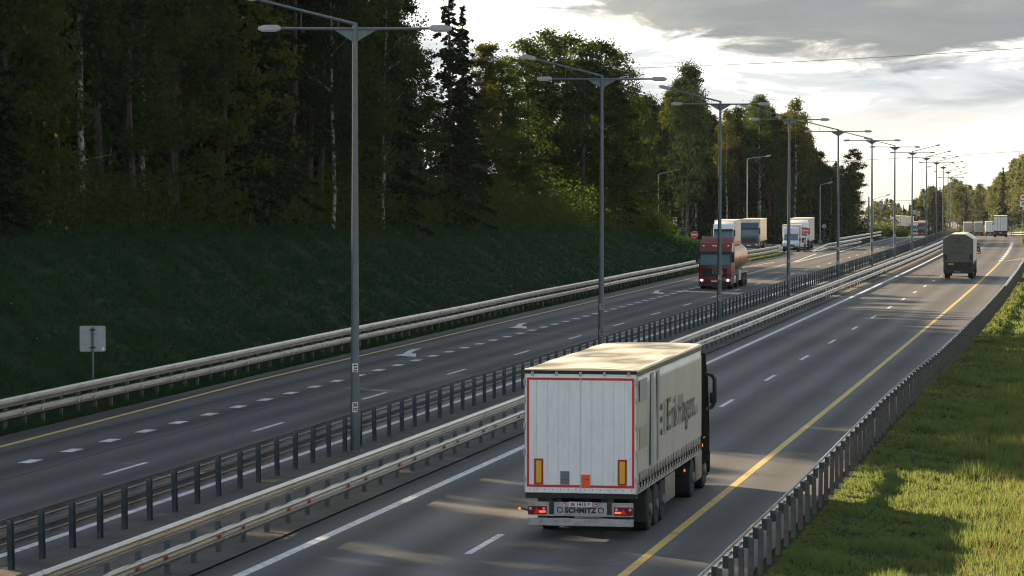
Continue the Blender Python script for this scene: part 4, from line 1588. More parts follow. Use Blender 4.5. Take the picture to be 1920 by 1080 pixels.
# ---------------------------------------------------------------- red tanker lorry coming towards us
def tanker():
    Y = 246.5
    rot = heading(Y) + math.pi
    t = thing('tanker_truck', 'dark red tanker lorry with lit headlights coming towards the camera', 'truck', W(-29.75, Y), rot)
    cab(t, 0.0, 'cab_red', lights=True, dark='print_dark')
    # roof spoiler with raised wings
    b = MB()
    b.prism([(-1.3, 3.52), (-2.15, 3.98), (-2.25, 3.98), (-2.25, 3.5)], -1.22, 1.22, 0.02)
    b.build('roof_spoiler', M['cab_red'], t, True)
    for s in (-1, 1):
        b = MB()
        b.prism([(-1.75, 0.9), (-2.3, 0.9), (-2.75, 1.2), (-2.75, 4.0), (-2.2, 3.96), (-1.75, 3.5)], s * 1.20, s * 1.25)
        b.build('side_spoiler', M['cab_red'], t)
    # three-pointed star in a ring
    b = MB()
    pts = [(0.20 * math.cos(a), 0.035, 1.36 + 0.20 * math.sin(a)) for a in np.linspace(0, 2 * math.pi, 17)]
    b.tube(pts, 0.018, 5, False)
    for k in range(3):
        a = R(90 + 120 * k)
        b.tube([(0, 0.04, 1.36), (0.19 * math.cos(a), 0.036, 1.36 + 0.19 * math.sin(a))], [0.028, 0.008], 5)
    b.build('emblem', M['alu'], t)
    b = MB()
    b.box(-0.62, -0.32, 0.032, 0.042, 1.12, 1.42)
    b.build('orange_board', M['placard'], t)
    tractor_frame(t, 0.0)
    # tank: rounded-box section, domed ends
    b = MB()
    rings = []
    y0, y1 = -3.0, -12.6
    def sec(y, s):
        ring = []
        for k in range(28):
            a = 2 * math.pi * k / 28
            cx, cz = math.cos(a), math.sin(a)
            e = 0.78
            ring.append(b.bm.verts.new((1.22 * s * math.copysign(abs(cx) ** e, cx), y, 2.30 + 0.98 * s * math.copysign(abs(cz) ** e, cz))))
        return ring
    for y, s in ((y0 + .28, .05), (y0 + .24, .5), (y0 + .12, .86), (y0, 1.0)):
        rings.append(sec(y, s))
    for k in range(1, 9):
        y = y0 + (y1 - y0) * k / 9
        rings.append(sec(y + .03, 1.0)); rings.append(sec(y, 1.018)); rings.append(sec(y - .03, 1.0))
    for y, s in ((y1, 1.0), (y1 - .12, .86), (y1 - .24, .5), (y1 - .28, .05)):
        rings.append(sec(y, s))
    for a, c in zip(rings[:-1], rings[1:]):
        for k in range(28):
            b.bm.faces.new((a[k], a[(k + 1) % 28], c[(k + 1) % 28], c[k]))
    b.build('tank', M['tank_steel'], t, True)
    b = MB()
    b.box(-0.75, 0.75, y1 + .6, y0 - .1, 3.26, 3.32)
    for x in (-.72, .72):
        b.box(x - .03, x + .03, y1 + .6, y0 - .1, 3.30, 3.52)
    b.box(-.75, .75, y0 - .14, y0 - .08, 3.3, 3.56)
    b.build('catwalk', M['orange_paint'], t)
    b = MB()
    for s in (-1, 1):
        b.box(s * .5 - .06, s * .5 + .06, -12.4, -3.2, 1.0, 1.4)
    b.build('trailer_frame', M['dark_metal'], t)
    for s in (-1, 1):
        b = MB()
        b.box(s * 1.05 - .12, s * 1.05 + .12, -8.2, -6.4, .5, 1.25, 0.02)
        b.build('equipment_locker', M['alu'], t)
        b = MB()
        b.tube([(s * 1.12, -8.4, 1.38), (s * 1.12, -12.2, 1.38)], .10, 8)
        b.build('hose_tube', M['alu'], t)
        b = MB()
        b.box(s * 1.04 - .2, s * 1.04 + .2, -12.5, -8.6, 1.03, 1.07)
        b.build('mudguard', M['alu'], t)
    for k in range(3):
        axle(t, -11.6 + 1.31 * k, 1.04, .5, .4)
    return t


tanker()

# ---------------------------------------------------------------- vehicles in the lay-by and far away
def at_pxx(px, Y):
    return Y * math.tan(math.atan((px - 960) / 6100) - R(11.084))


semi('semi_trailer_truck', 'white lorry with blue windscreen and cream trailer parked behind the red tanker', 'truck', (at_pxx(1356, 398), 398, float(zp(398))), math.pi + R(4), 'cab_white', side='cream_side', deflector='cab_white')
semi('semi_trailer_truck', 'dark blue lorry with cream trailer, half hidden behind the parked white one', 'truck', (at_pxx(1404, 421), 421, float(zp(421))), math.pi + R(3), 'cab_blue')
t = semi('semi_trailer_truck', 'tall white lorry parked behind the white van in the lay-by', 'truck', (at_pxx(1497, 424), 424, float(zp(424))), math.pi + R(3), 'cab_white', deflector='cab_white', box_h=4.05)


def van():
    t = thing('box_van', 'white box van with tall wind deflector pulling out of the lay-by', 'van', (at_pxx(1482.5, 408), 408, float(zp(408))), math.pi + R(4))
    prof = [(0.0, .40), (0.02, .95), (-.35, 1.25), (-.95, 1.42), (-1.55, 2.15), (-2.0, 2.22), (-2.3, 2.22), (-2.3, .4)]
    b = MB()
    b.prism(prof, -.98, .98, .05)
    b.build('cab_body', M['cab_white'], t, True)
    b = MB()
    b.prism([(-.96, 1.47), (-1.53, 2.12), (-1.58, 2.08), (-1.0, 1.42)], -.86, .86)
    o = b.build('windscreen', M['glass'], t)
    o.location = (0, .03, .03)
    b = MB()
    b.prism([(-1.45, 2.2), (-1.75, 2.95), (-2.25, 3.2), (-2.3, 2.2)], -.96, .96, .08)
    b.build('wind_deflector', M['cab_white'], t, True)
    b = MB()
    b.box(-.99, .99, -.1, .06, .32, .72, .04)
    b.build('bumper', M['black_plastic'], t, True)
    b = MB()
    b.box(-.5, .5, .0, .03, .78, .95, .01)
    b.build('grille', M['black_plastic'], t)
    b = MB()
    b.box(-.26, .26, .062, .072, .5, .62)
    b.build('number_plate', M['plate'], t)
    for s in (-1, 1):
        b = MB()
        b.box(s * .78 - .14, s * .78 + .14, -.12, .015, .88, 1.1, .03)
        b.build('headlight', M['clear_lens'], t)
        b = MB()
        b.box(s * 1.02, s * 1.22, -1.25, -1.1, 1.35, 1.7, .03)
        b.build('mirror', M['black_plastic'], t)
        b = MB()
        b.prism([(-1.15, 1.45), (-1.65, 2.08), (-2.15, 2.08), (-2.15, 1.45)], s * .965, s * .985)
        b.build('side_window', M['glass'], t)
    b = MB()
    b.box(-1.15, 1.15, -6.6, -2.35, .95, 3.3, .03)
    b.build('cargo_box', M['cream_side'], t)
    b = MB()
    b.box(-1.17, 1.17, -6.62, -2.32, 3.26, 3.36, .02)
    b.build('roof_trim', M['roof_tarp'], t)
    b = MB()
    b.box(-.9, .9, -6.5, -2.2, .6, .95)
    b.build('chassis', M['dark_metal'], t)
    axle(t, -.85, .86, .36, .24)
    axle(t, -4.9, .86, .36, .3)
    return t


van()
semi('semi_trailer_truck', 'small far red lorry oncoming between the lamp posts', 'truck', (at_pxx(1729, 900), 900, float(zp(900))), heading(900) + math.pi, 'cab_red', lights=False)
semi('semi_trailer_truck', 'far white lorry oncoming behind the small red one', 'truck', (at_pxx(1716, 950), 950, float(zp(950))), heading(950) + math.pi, 'cab_white')
semi('semi_trailer_truck', 'far white lorry in the lay-by seen over dark bushes', 'truck', (at_pxx(1663, 900), 900, float(zp(900)) + 1.5), math.pi + R(-10), 'cab_white')
semi('semi_trailer_truck', 'farthest pale lorry in the lay-by, left of the others', 'truck', (at_pxx(1630, 880), 880, float(zp(880)) + 1.5), math.pi + R(20), 'cab_white')
semi('semi_trailer_truck', 'far lorry with yellowish side behind a lamp post', 'truck', (at_pxx(1679, 940), 940, float(zp(940)) + 1.5), math.pi + R(-10), 'cab_red')

# ================================================================== people beside the no-entry sign
def person_body(name, pose, cols):
    """one continuous skinned figure, 1.76 m"""
    V_, E_, Rr = [], [], []
    def v(p, r):
        V_.append(p); Rr.append(r)
        return len(V_) - 1
    def chain(start, pts):
        prev = start
        out = []
        for p, r in pts:
            i = v(p, r)
            E_.append((prev, i))
            prev = i
            out.append(i)
        return out
    pel = v((0, 0, .95), .15)
    sp = chain(pel, [((0, -.01, 1.12), .15), ((0, 0, 1.30), .165), ((0, 0, 1.43), .12), ((0, .01, 1.51), .06), ((0, .02, 1.58), .075), ((0, .03, 1.66), .098), ((0, .025, 1.72), .075)])
    chain(sp[5], [((0, .115, 1.645), .02)])
    for s in (-1, 1):
        chain(pel, [((s * .10, 0, .86), .105), ((s * .11, .02 * s * pose, .50), .07), ((s * .12, -.02 * s * pose, .10), .05), ((s * .125, .02, .05), .045), ((s * .13, .15, .035), .035)])
        arm = chain(sp[2], [((s * .19, 0, 1.40), .065), ((s * .25, -.02, 1.14), .047), ((s * .24, .09 + .1 * pose, .93), .036), ((s * .24, .12 + .1 * pose, .86), .035)])
        hx, hy, hz = s * .24, .12 + .1 * pose, .86
        for q in range(4):
            L_ = (.06, .075, .072, .055)[q]
            chain(arm[-1], [((hx + (q - 1.5) * .018, hy + .02, hz - .05), .010), ((hx + (q - 1.5) * .019, hy + .045, hz - .05 - L_ * .6), .009), ((hx + (q - 1.5) * .019, hy + .04, hz - .05 - L_), .008)])
        chain(arm[-1], [((hx - s * .035, hy + .03, hz - .02), .011), ((hx - s * .05, hy + .05, hz - .05), .009)])
    me = bpy.data.meshes.new(name)
    me.from_pydata(V_, E_, [])
    o = bpy.data.objects.new(name, me)
    COL.objects.link(o)
    sk = o.modifiers.new('skin', 'SKIN')
    sk.use_smooth_shade = True
    for i, d in enumerate(me.skin_vertices[0].data):
        d.radius = (Rr[i] * (1.15 if 0 < i < 4 or i == 0 else 1), Rr[i] * (.8 if i < 4 else 1))
        d.use_root = (i == 0)
    sb = o.modifiers.new('sub', 'SUBSURF')
    sb.levels = 1
    sb.render_levels = 1
    m = bpy.data.materials.new('clothed_person')
    m.use_nodes = True
    tr = m.node_tree
    co = N(tr, 'ShaderNodeTexCoord')
    sx = N(tr, 'ShaderNodeSeparateXYZ')
    tr.links.new(co.outputs['Object'], sx.inputs[0])
    zf = math_node(tr, 'DIVIDE', sx.outputs[2], 1.8)
    col = ramp_node(tr, zf, [(0.0, cols[0]), (0.055, cols[1]), (0.50, cols[2]), (0.83, cols[3]), (0.935, cols[4])], 'CONSTANT')
    tr.links.new(col, tr.nodes['Principled BSDF'].inputs['Base Color'])
    tr.nodes['Principled BSDF'].inputs['Roughness'].default_value = .8
    me.materials.append(m)
    return o


p1 = person_body('person', 0.4, [(.02, .02, .02), (.03, .035, .05), (.55, .56, .58), (.45, .28, .2), (.5, .48, .45)])
p1.location = (at_pxx(1508.6, 411.2), 411.2, float(zp(411.2)))
p1.rotation_euler = (0, 0, R(-70))
tag(p1, 'person in pale jacket and dark trousers standing left of the no-entry sign post', 'person')
p2 = person_body('person', -0.3, [(.02, .02, .02), (.018, .018, .022), (.016, .017, .02), (.35, .22, .16), (.03, .025, .02)])
p2.location = (at_pxx(1515.2, 411.6), 411.6, float(zp(411.6)))
p2.rotation_euler = (0, 0, R(80))
tag(p2, 'person in black clothes standing right of the no-entry sign post', 'person')

# ================================================================== signs
def sign_post(t, h, r=.035, mat='pole', off=0.0):
    b = MB()
    b.tube([(0, off, -.2), (0, off, h)], r, 8)
    return b.build('post', M[mat], t, True)


def disc(bm_, r, y0, y1, z, n=28, x=0):
    bm_.ring_lathe([(y0, .001), (y0, r), (y1, r), (y1, .001)], n, 'y', (x, 0, z))


def no_entry(label, X, Y, zc, r=.42):
    z0 = float(zp(Y))
    t = thing('no_entry_sign', label, 'road sign', (X, Y, z0), math.atan2(-X, Y) * -1 * -1, 'no-entry signs at the lay-by')
    t.rotation_euler = (0, 0, math.atan2(-X, Y))
    h = zc - z0
    sign_post(t, h + .2)
    b = MB()
    disc(b, r, -.06, -.045, h)
    fc = b.build('disc', M['sign_red'], t)
    b = MB()
    pts = [((r + .005) * math.cos(a), -.052, h + (r + .005) * math.sin(a)) for a in np.linspace(0, 2 * math.pi, 29)]
    b.tube(pts, .018, 5, False)
    b.build('white_rim', M['sign_white'], fc)
    b = MB()
    b.box(-r * .72, r * .72, -.066, -.061, h - r * .17, h + r * .17)
    b.build('white_bar', M['sign_white'], fc)
    return t


no_entry('no-entry sign just above the red tanker cab', -52.15, 377, 1.69, .40)
no_entry('no-entry sign in front of the tall white lorry beside two people', at_pxx(1510.6, 409.5), 409.5, 1.70, .42)
no_entry('small far no-entry sign beside grey sign backs at the forest corner', -47.79, 545, 0.35, .44)

# square sign seen from the back on the bank
z0 = float(terrain_h(-37.9 - float(D(113.7)), 113.7))
t = thing('road_sign', 'square road sign seen from behind, standing on the dark grass bank', 'road sign', (-37.9, 113.7, z0), math.atan2(37.9, 113.7))
zs = 2.29 - z0
sign_post(t, zs + .42, .045, 'pole', -.05)
b = MB()
b.prism([(-.47 + .06 * 0, zs - .43), (-.43, zs - .47), (.43, zs - .47), (.47, zs - .43), (.47, zs + .43), (.43, zs + .47), (-.43, zs + .47), (-.47, zs + .43)], 0.0, .02, 0, 'y')
b.build('panel', M['sign_back'], t)
for dz in (-.31, .33):
    b = MB()
    b.box(-.10, .10, -.11, 0.0, zs + dz - .025, zs + dz + .025, .005)
    b.build('clamp', M['dark_metal'], t)
b = MB()
b.box(.33, .42, -.006, -.001, zs - .43, zs - .33)
b.build('sticker', M['sign_white'], t)


def back_sign(label, X, Y, boards, post_h=None, kind='rect', pr=.04):
    """signs seen from behind; boards: (x, z_top, w, h)"""
    z0 = float(zp(Y))
    t = thing('road_sign', label, 'road sign', (X, Y, z0), math.atan2(-X, Y))
    hi = max(bd[1] for bd in boards) - z0
    sign_post(t, (post_h or hi), pr, 'pole', -.05)
    for x, zt_, w, h in boards:
        b = MB()
        if kind == 'round' and abs(w - h) < 1e-6:
            disc(b, w / 2, 0, .02, zt_ - z0 - h / 2, 24, x)
        else:
            b.box(x - w / 2, x + w / 2, 0, .025, zt_ - z0 - h, zt_ - z0, .008)
        p_ = b.build('panel', M['sign_back'], t)
        b = MB()
        b.box(x - w * .3, x + w * .3, -.04, 0, zt_ - z0 - h * .55, zt_ - z0 - h * .45)
        b.build('bracket', M['dark_metal'], p_)
    return t


back_sign('round sign back on a thin post by the forest edge', -47.12, 480, [(0, 1.55, .62, .62)], 2.9, 'round')
back_sign('tall narrow sign back beside the blue cabin, left one', -70.0, 470, [(0, 2.5, .62, 1.0)])
back_sign('white double sign back beside the blue cabin, right one', -67.9, 470, [(0, 2.65, .62, .7), (0, 1.9, .62, .6)])
back_sign('cluster of grey sign backs above the small far no-entry sign', -49.0, 556, [(-.15, 2.15, 1.25, .9), (0, 1.2, .6, .75), (-.05, -.15, .55, .6)], 5.0)
back_sign('blue-grey round sign back right of the cluster at the forest corner', -48.1, 556, [(0, 1.2, .75, .75)], None, 'round', .07)
back_sign('large pale sign back high on a post against the far trees', -53.3, 660, [(0, 3.6, .95, 1.3)], 5.2, 'rect', .05)
back_sign('small blue-grey sign back on a post, left of the fourth far lamp post', -50.0, 668, [(0, 2.5, .65, .65)], 4.2, 'round', .05)
back_sign('pair of pale sign backs beside a lamp post against the far trees', -47.0, 672, [(-.4, 1.9, .75, .95), (.4, 1.6, .7, .9)], 4.4)

# speed limit post with lane arrows at the right frame edge
Y = 470
z0 = float(zp(Y))
t = thing('speed_limit_sign', 'round 90 speed limit sign above white arrow plates at right edge', 'road sign', (-17.75, Y, z0), math.atan2(17.75, Y))
sign_post(t, 6.4, .05, 'pole', .06)
hz = 5.59 - z0
b = MB()
disc(b, .50, -.02, 0, hz)
fc = b.build('disc', M['sign_white'], t)
b = MB()
b.tube([(.46 * math.cos(a), -.024, hz + .46 * math.sin(a)) for a in np.linspace(0, 2 * math.pi, 29)], .045, 5, False)
b.build('red_rim', M['sign_red'], fc)
text_obj('digits', '90', .52, M['ink'], fc, (0, -.028, hz - .01), (R(90), 0, 0), .9, .01, .002)
b = MB()
b.box(-.42, .42, -.02, 0, hz - 1.40, hz - .58, .01)
ap = b.build('arrow_plate', M['sign_white'], t)
b = MB()
b.box(-.05, .05, -.026, -.021, hz - 1.25, hz - .68)
b.prism([(-.25, hz - 1.0), (0, hz - .72), (.25, hz - 1.0), (.18, hz - 1.05), (0, hz - .85), (-.18, hz - 1.05)], -.026, -.021, 0, 'y')
b.build('arrow', M['ink'], ap)
b = MB()
b.box(0.0, .84, -.02, 0, hz - 1.85, hz - 1.44, .01)
ap = b.build('distance_plate', M['sign_white'], t)
b = MB()
b.prism([(.12, hz - 1.64), (.30, hz - 1.52), (.30, hz - 1.76)], -.026, -.021, 0, 'y')
b.box(.30, .66, -.026, -.021, hz - 1.67, hz - 1.61)
b.build('arrow', M['ink'], ap)
# blue mandatory sign, yellow diverge marker
Y = 590
z0 = float(zp(Y))
t = thing('blue_round_sign', 'small blue round sign with white arrow before the far trees', 'road sign', (-23.95, Y, z0), math.atan2(24, Y))
hz = -0.35 - z0
sign_post(t, hz + .3, .04)
b = MB()
disc(b, .37, -.06, -.045, hz)
fc = b.build('disc', M['sign_blue'], t)
b = MB()
b.box(-.04, .04, -.066, -.061, hz - .2, hz + .2)
b.build('arrow', M['sign_white'], fc)
Y = 466
z0 = float(zp(Y))
t = thing('diverge_marker', 'yellow panel with blue disc at the right road fork', 'road sign', (-17.2, Y, z0), math.atan2(17.2, Y))
sign_post(t, 1.0, .05, 'pole', .06)
b = MB()
b.box(-.55, .55, -.02, 0.01, .15, 1.25, .01)
fc = b.build('panel', M['sign_yellow'], t)
b = MB()
disc(b, .42, -.032, -.021, .70)
b.build('blue_disc', M['sign_blue'], fc)
back_sign('grey sign back on a post above the yellow fork marker', -17.6, 480, [(0, 1.9, .5, .9)])


# ================================================================== other lamp posts, cabin, fence, cables
def arm_lamp(label, X, Y, ztop, arms, zbase=None, rad=.08):
    z0 = float(zp(Y)) if zbase is None else zbase
    t = thing('street_lamp', label, 'street lamp', (X, Y, z0), math.atan2(-X, Y))
    h = ztop - z0
    b = MB()
    b.tube([(0, 0, -.3), (0, 0, h * .5), (0, 0, h)], [rad * 1.3, rad, rad * .8], 10)
    b.build('shaft', M['lamp_head'], t, True)
    for s, L_, rise in arms:
        b = MB()
        b.tube([(0, 0, h - .05), (s * .25, 0, h + .08), (s * L_, 0, h + rise)], [.05, .045, .035], 8)
        b.build('arm', M['lamp_head'], t, True)
        head(t, (s * (L_ - .1), 0, h + rise), 0 if s > 0 else math.pi, .25, 1.1)
    b = MB()
    b.box(-.3, .3, -.3, .3, -.1, .35, .02)
    b.build('footing', M['concrete'], t)
    return t


arm_lamp('single-arm street lamp before the forest, right of the banner-high birch', -55.1, 452, 11.0, [(1, 2.6, .35)])
arm_lamp('single-arm street lamp behind the bushy end of the bank', -70.3, 470, 8.9, [(1, 2.4, .55)])
arm_lamp('double-arm street lamp behind the bank, leftmost of the lay-by lamps', -71.5, 440, 9.7, [(1, 2.7, .6), (-1, 2.7, .6)])
arm_lamp('plain lamp mast in front of birch trunks in the lay-by', -49.2, 495, 7.3, [(1, 1.2, .3)])
arm_lamp('dark mast at the forest corner against the pale sky', -47.3, 560, 5.2, [], None, .16)
arm_lamp('bent-arm street lamp against the hazy far trees', -54.0, 650, 4.2, [(1, 2.6, .8)])

t = thing('cabin', 'small blue cabin with dark doorway behind the bank', 'cabin', (-69.8, 486, float(zp(486)) + .0), math.atan2(69.8, 486))
b = MB()
b.box(-1.7, 1.5, 0, 2.6, 0, 1.9, .03)
b.build('wall', M['cabin_blue'], t)
b = MB()
b.prism([(-1.9, 1.9), (1.7, 1.9), (1.3, 2.2), (-1.5, 2.2)], -.2, 2.8, 0, 'y')
b.build('roof', M['cabin_blue'], t)
b = MB()
b.box(-.1, 1.3, -.03, .05, .2, 1.5, .01)
b.build('doorway', M['glass'], t)
b = MB()
b.box(1.25, 1.65, -.25, .0, 0, 1.4, .02)
b.build('white_column', M['sign_white'], t)

# low pipe fence behind the lay-by
fx = [(-62 + 3.0 * k, 483 + .5 * k) for k in range(-9, 6)]
t = thing('pipe_fence', 'low pipe fence between lay-by and forest', 'fence', (fx[0][0], fx[0][1], float(zp(483))))
for (x, y) in fx:
    b = MB()
    b.tube([(x - fx[0][0], y - fx[0][1], -.1), (x - fx[0][0], y - fx[0][1], 1.15)], .04, 6)
    b.build('fence_post', M['pole'], t)
for (xa, ya), (xb, yb) in zip(fx[:-1], fx[1:]):
    for z in (1.1, .6):
        b = MB()
        b.tube([(xa - fx[0][0], ya - fx[0][1], z), (xb - fx[0][0], yb - fx[0][1], z)], .03, 6)
        b.build('fence_rail', M['pole'], t)


def cable(label, pts, r):
    p0 = Vector(pts[0])
    t = MB()
    out = []
    n = 24
    A, Bv = Vector(pts[0]), Vector(pts[1])
    sag = pts[2]
    for k in range(n + 1):
        u = k / n
        p = A.lerp(Bv, u)
        p.z -= sag * 4 * u * (1 - u)
        out.append(p - p0)
    t.tube(out, r, 5)
    o = t.build('power_cable', M['cable'])
    o.location = p0
    tag(o, label, 'cable', 'overhead cables')


cable('highest thin overhead cable crossing the cloudy sky', ((-110, 372, 21.3), (20, 277, 21.5), 1.9), .028)
cable('lower overhead cable crossing the pale sky above the far bend', ((-88, 520, 9.9), (15, 520, 15.2), 0.9), .03)
cable('lowest overhead cable before the hazy far trees', ((-48, 560, 4.4), (-30, 560, 5.0), .1), .03)

# ================================================================== trees
def leaf_quads(centers, sizes, rng, flat=0.0, aspect=1.5):
    """one bent diamond (quad) per centre with random orientation"""
    n = len(centers)
    a = rng.normal(size=(n, 3))
    a[:, 2] *= (1 - flat)
    a /= np.linalg.norm(a, axis=1, keepdims=True) + 1e-9
    b = rng.normal(size=(n, 3))
    b -= a * (a * b).sum(1, keepdims=True)
    b /= np.linalg.norm(b, axis=1, keepdims=True) + 1e-9
    s = np.asarray(sizes).reshape(-1, 1)
    v = np.stack([centers - a * s * aspect / 2, centers - b * s / 2, centers + a * s * aspect / 2, centers + b * s / 2], 1)
    return v.reshape(-1, 3)


def quads_mesh(name, v, mat):
    n = len(v) // 4
    f = np.arange(n * 4).reshape(n, 4)
    return np_mesh(name, v, f, mat, 4)


def trunk_mb(h, r, rng, lean=0.02, top=1.0, n=9):
    pts, rad = [], []
    x = y = 0.0
    for k in range(n):
        u = k / (n - 1)
        pts.append((x, y, u * h * top - (0.4 if k == 0 else 0)))
        rad.append(r * (1 - u) ** 0.75 + 0.02)
        x += rng.normal() * lean * h / n * 3
        y += rng.normal() * lean * h / n * 3
    return pts, rad


def pt_on(pts, z):
    for a, b in zip(pts[:-1], pts[1:]):
        if a[2] <= z <= b[2]:
            u = (z - a[2]) / (b[2] - a[2] + 1e-9)
            return np.array([a[0] + (b[0] - a[0]) * u, a[1] + (b[1] - a[1]) * u, z])
    return np.array(pts[-1])


def broadleaf(seed, h=20, base=.35, rx=2.8, clumps=110, per=95, leaf=.17, mats=('bark', 'leaf_dark'), shape='oval', tr=.20, hang=0.0, limb_n=16):
    rng = np.random.default_rng(seed)
    pts, rad = trunk_mb(h, tr, rng, .012, .96)
    b = MB()
    b.tube(pts, rad, 8)
    cen = []
    cs = []
    for k in range(clumps):
        u = rng.random() ** .85
        z = h * (base + (1 - base) * u)
        if shape == 'oval':
            rr = math.sin(math.pi * min(1, .12 + .86 * u)) ** .7
        elif shape == 'dome':
            rr = math.sqrt(max(.02, 1 - u ** 2.2))
        else:  # column
            rr = .75 * (1 - .75 * u ** 2) + .1
        rr *= rx * (1 + .22 * math.sin(k * 2.4 + seed))
        ang = rng.uniform(0, 2 * math.pi)
        q = rr * math.sqrt(rng.uniform(.12, 1.0))
        c0 = pt_on(pts, z * .96)
        cen.append((c0[0] + q * math.cos(ang), c0[1] + q * math.sin(ang), z))
        cs.append(rng.uniform(.45, 1.0) * rx * .30)
    cen = np.array(cen)
    order = rng.permutation(len(cen))[:limb_n]
    for i in order:
        c = cen[i]
        z0 = max(h * base * .8, c[2] - np.hypot(c[0], c[1]) * rng.uniform(.5, 1.1))
        a = pt_on(pts, z0)
        mid = (a + c) / 2 + np.array([0, 0, -.15])
        b.tube([tuple(a), tuple(mid), tuple(c)], [.05 + tr * .18, .035, .012], 5, False)
    if base > .25:
        for k in range(5):     # dead lower twigs
            z0 = h * rng.uniform(.12, base)
            a = pt_on(pts, z0)
            ang = rng.uniform(0, 6.28)
            L_ = rng.uniform(.6, 1.6)
            b.tube([tuple(a), (a[0] + L_ * math.cos(ang), a[1] + L_ * math.sin(ang), z0 + .3)], [.02, .006], 4, False)
    V_ = []
    for c, s in zip(cen, cs):
        n = int(per * rng.uniform(.6, 1.3))
        p = rng.normal(size=(n, 3)) * np.array([s, s, s * .62]) * .62 + c
        if hang:
            p[:, 2] -= np.abs(rng.normal(size=n)) * hang
        V_.append(leaf_quads(p, rng.uniform(.7, 1.3, n) * leaf, rng))
    return b.mesh(M[mats[0]], True), quads_mesh('crown', np.concatenate(V_), M[mats[1]])


def spruce(seed, h=22, r=3.0, base=.06, whorls=34, per=8, mat='needle', leaf=.20, gap=.0):
    rng = np.random.default_rng(seed)
    pts, rad = trunk_mb(h, .20, rng, .004, 1.0)
    b = MB()
    b.tube(pts, rad, 8)
    V_ = []
    for w in range(whorls):
        u = (w + rng.uniform(-.5, .5)) / whorls
        z = h * (base + (1 - base) * max(0, u))
        L0 = r * (1 - u) ** .85 * rng.uniform(.75, 1.15) + .18
        c0 = pt_on(pts, z)
        for k in range(per):
            if rng.random() < gap:
                continue
            ang = k * 2 * math.pi / per + rng.uniform(-.35, .35) + w
            L_ = L0 * rng.uniform(.45, 1.2)
            c0 = pt_on(pts, min(h, max(.2, z + rng.normal() * h / whorls * .7)))
            d = np.array([math.cos(ang), math.sin(ang), 0])
            n = int(26 * L_) + 8
            t = np.sqrt(rng.random(n))
            droop = -.16 * L_ * t - .26 * L_ * t * t + .16 * L_ * np.maximum(t - .75, 0)
            side = rng.normal(size=n) * .17 * L_ * (1.05 - t * .7)
            p = c0 + d * (t * L_)[:, None]
            p = p + np.stack([-d[1] * side, d[0] * side, droop - np.abs(rng.normal(size=n)) * .13], 1)
            V_.append(leaf_quads(p, rng.uniform(.7, 1.2, n) * leaf, rng, .35, 1.8))
            if L_ > .9:
                e = c0 + d * L_ * .9 + np.array([0, 0, -.26 * L_])
                b.tube([tuple(c0), tuple(c0 + d * L_ * .45 + np.array([0, 0, -.09 * L_])), tuple(e)], [.03, .018, .006], 4, False)
    return b.mesh(M['bark'], True), quads_mesh('crown', np.concatenate(V_), M[mat])


def pine(seed, h=20, base=.55, rx=2.4, clumps=48, mat='needle', leaf=.18):
    return broadleaf(seed, h, base, rx, clumps, 110, leaf, ('bark_pine', mat), 'dome', .18, 0, 18)


VAR = {
    'birch': [broadleaf(11, 20, .36, 2.3, 105, 85, .15, ('bark_birch', 'leaf_birch'), 'oval', .15, .5),
              broadleaf(12, 20, .45, 2.0, 85, 85, .15, ('bark_birch', 'leaf_yellow'), 'oval', .14, .5),
              broadleaf(13, 20, .28, 2.5, 115, 85, .15, ('bark_birch', 'leaf_dark'), 'oval', .16, .4)],
    'aspen': [broadleaf(21, 20, .22, 2.9, 140, 90, .17, ('bark', 'leaf_dark'), 'oval', .22),
              broadleaf(22, 20, .15, 3.2, 150, 90, .17, ('bark', 'leaf_birch'), 'dome', .24),
              broadleaf(23, 20, .12, 2.6, 140, 90, .16, ('bark', 'leaf_yellow'), 'column', .2)],
    'spruce': [spruce(31), spruce(32, r=2.5, whorls=38), spruce(33, r=3.2, gap=.22, whorls=32)],
    'pine': [pine(41), pine(42, base=.62, rx=2.1), pine(43, base=.5, rx=2.7)],
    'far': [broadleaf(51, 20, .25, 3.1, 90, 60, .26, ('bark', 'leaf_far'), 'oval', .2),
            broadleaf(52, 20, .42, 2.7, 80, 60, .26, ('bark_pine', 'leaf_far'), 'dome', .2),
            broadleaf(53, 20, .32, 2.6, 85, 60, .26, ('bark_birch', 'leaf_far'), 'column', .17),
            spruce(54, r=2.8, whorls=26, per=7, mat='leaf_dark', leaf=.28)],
}
NAME = {'birch': 'birch_tree', 'aspen': 'leafy_tree', 'spruce': 'spruce_tree', 'pine': 'pine_tree', 'far': 'far_tree'}


def tree(kind, var, X, Y, h, label, group, z=None, wide=1.0, rot=None):
    tm, cm = VAR[kind][var % len(VAR[kind])]
    z0 = float(terrain_h(X - float(D(Y)), Y)) if z is None else z
    t = thing(NAME[kind], label, 'tree', (X, Y, z0 - .05), random.uniform(0, 6.28) if rot is None else rot, group)
    s = h / (22 if kind == 'spruce' else 20)
    if kind == 'far' and var % 4 == 3:
        s = h / 22
    t.scale = (s * wide, s * wide, s)
    link_mesh('trunk', tm, t)
    link_mesh('crown', cm, t)
    return t


CA, SA = math.cos(R(11.084)), math.sin(R(11.084))


def px_x(X, Y):
    xr = X * CA + Y * SA
    yr = -X * SA + Y * CA
    return 960 + 6100 * xr / yr


def at_px(px, Y):
    """world X at distance Y for a bearing"""
    a = math.atan((px - 960) / 6100) - R(11.084)
    return Y * math.tan(a)


rt = random.Random(5)
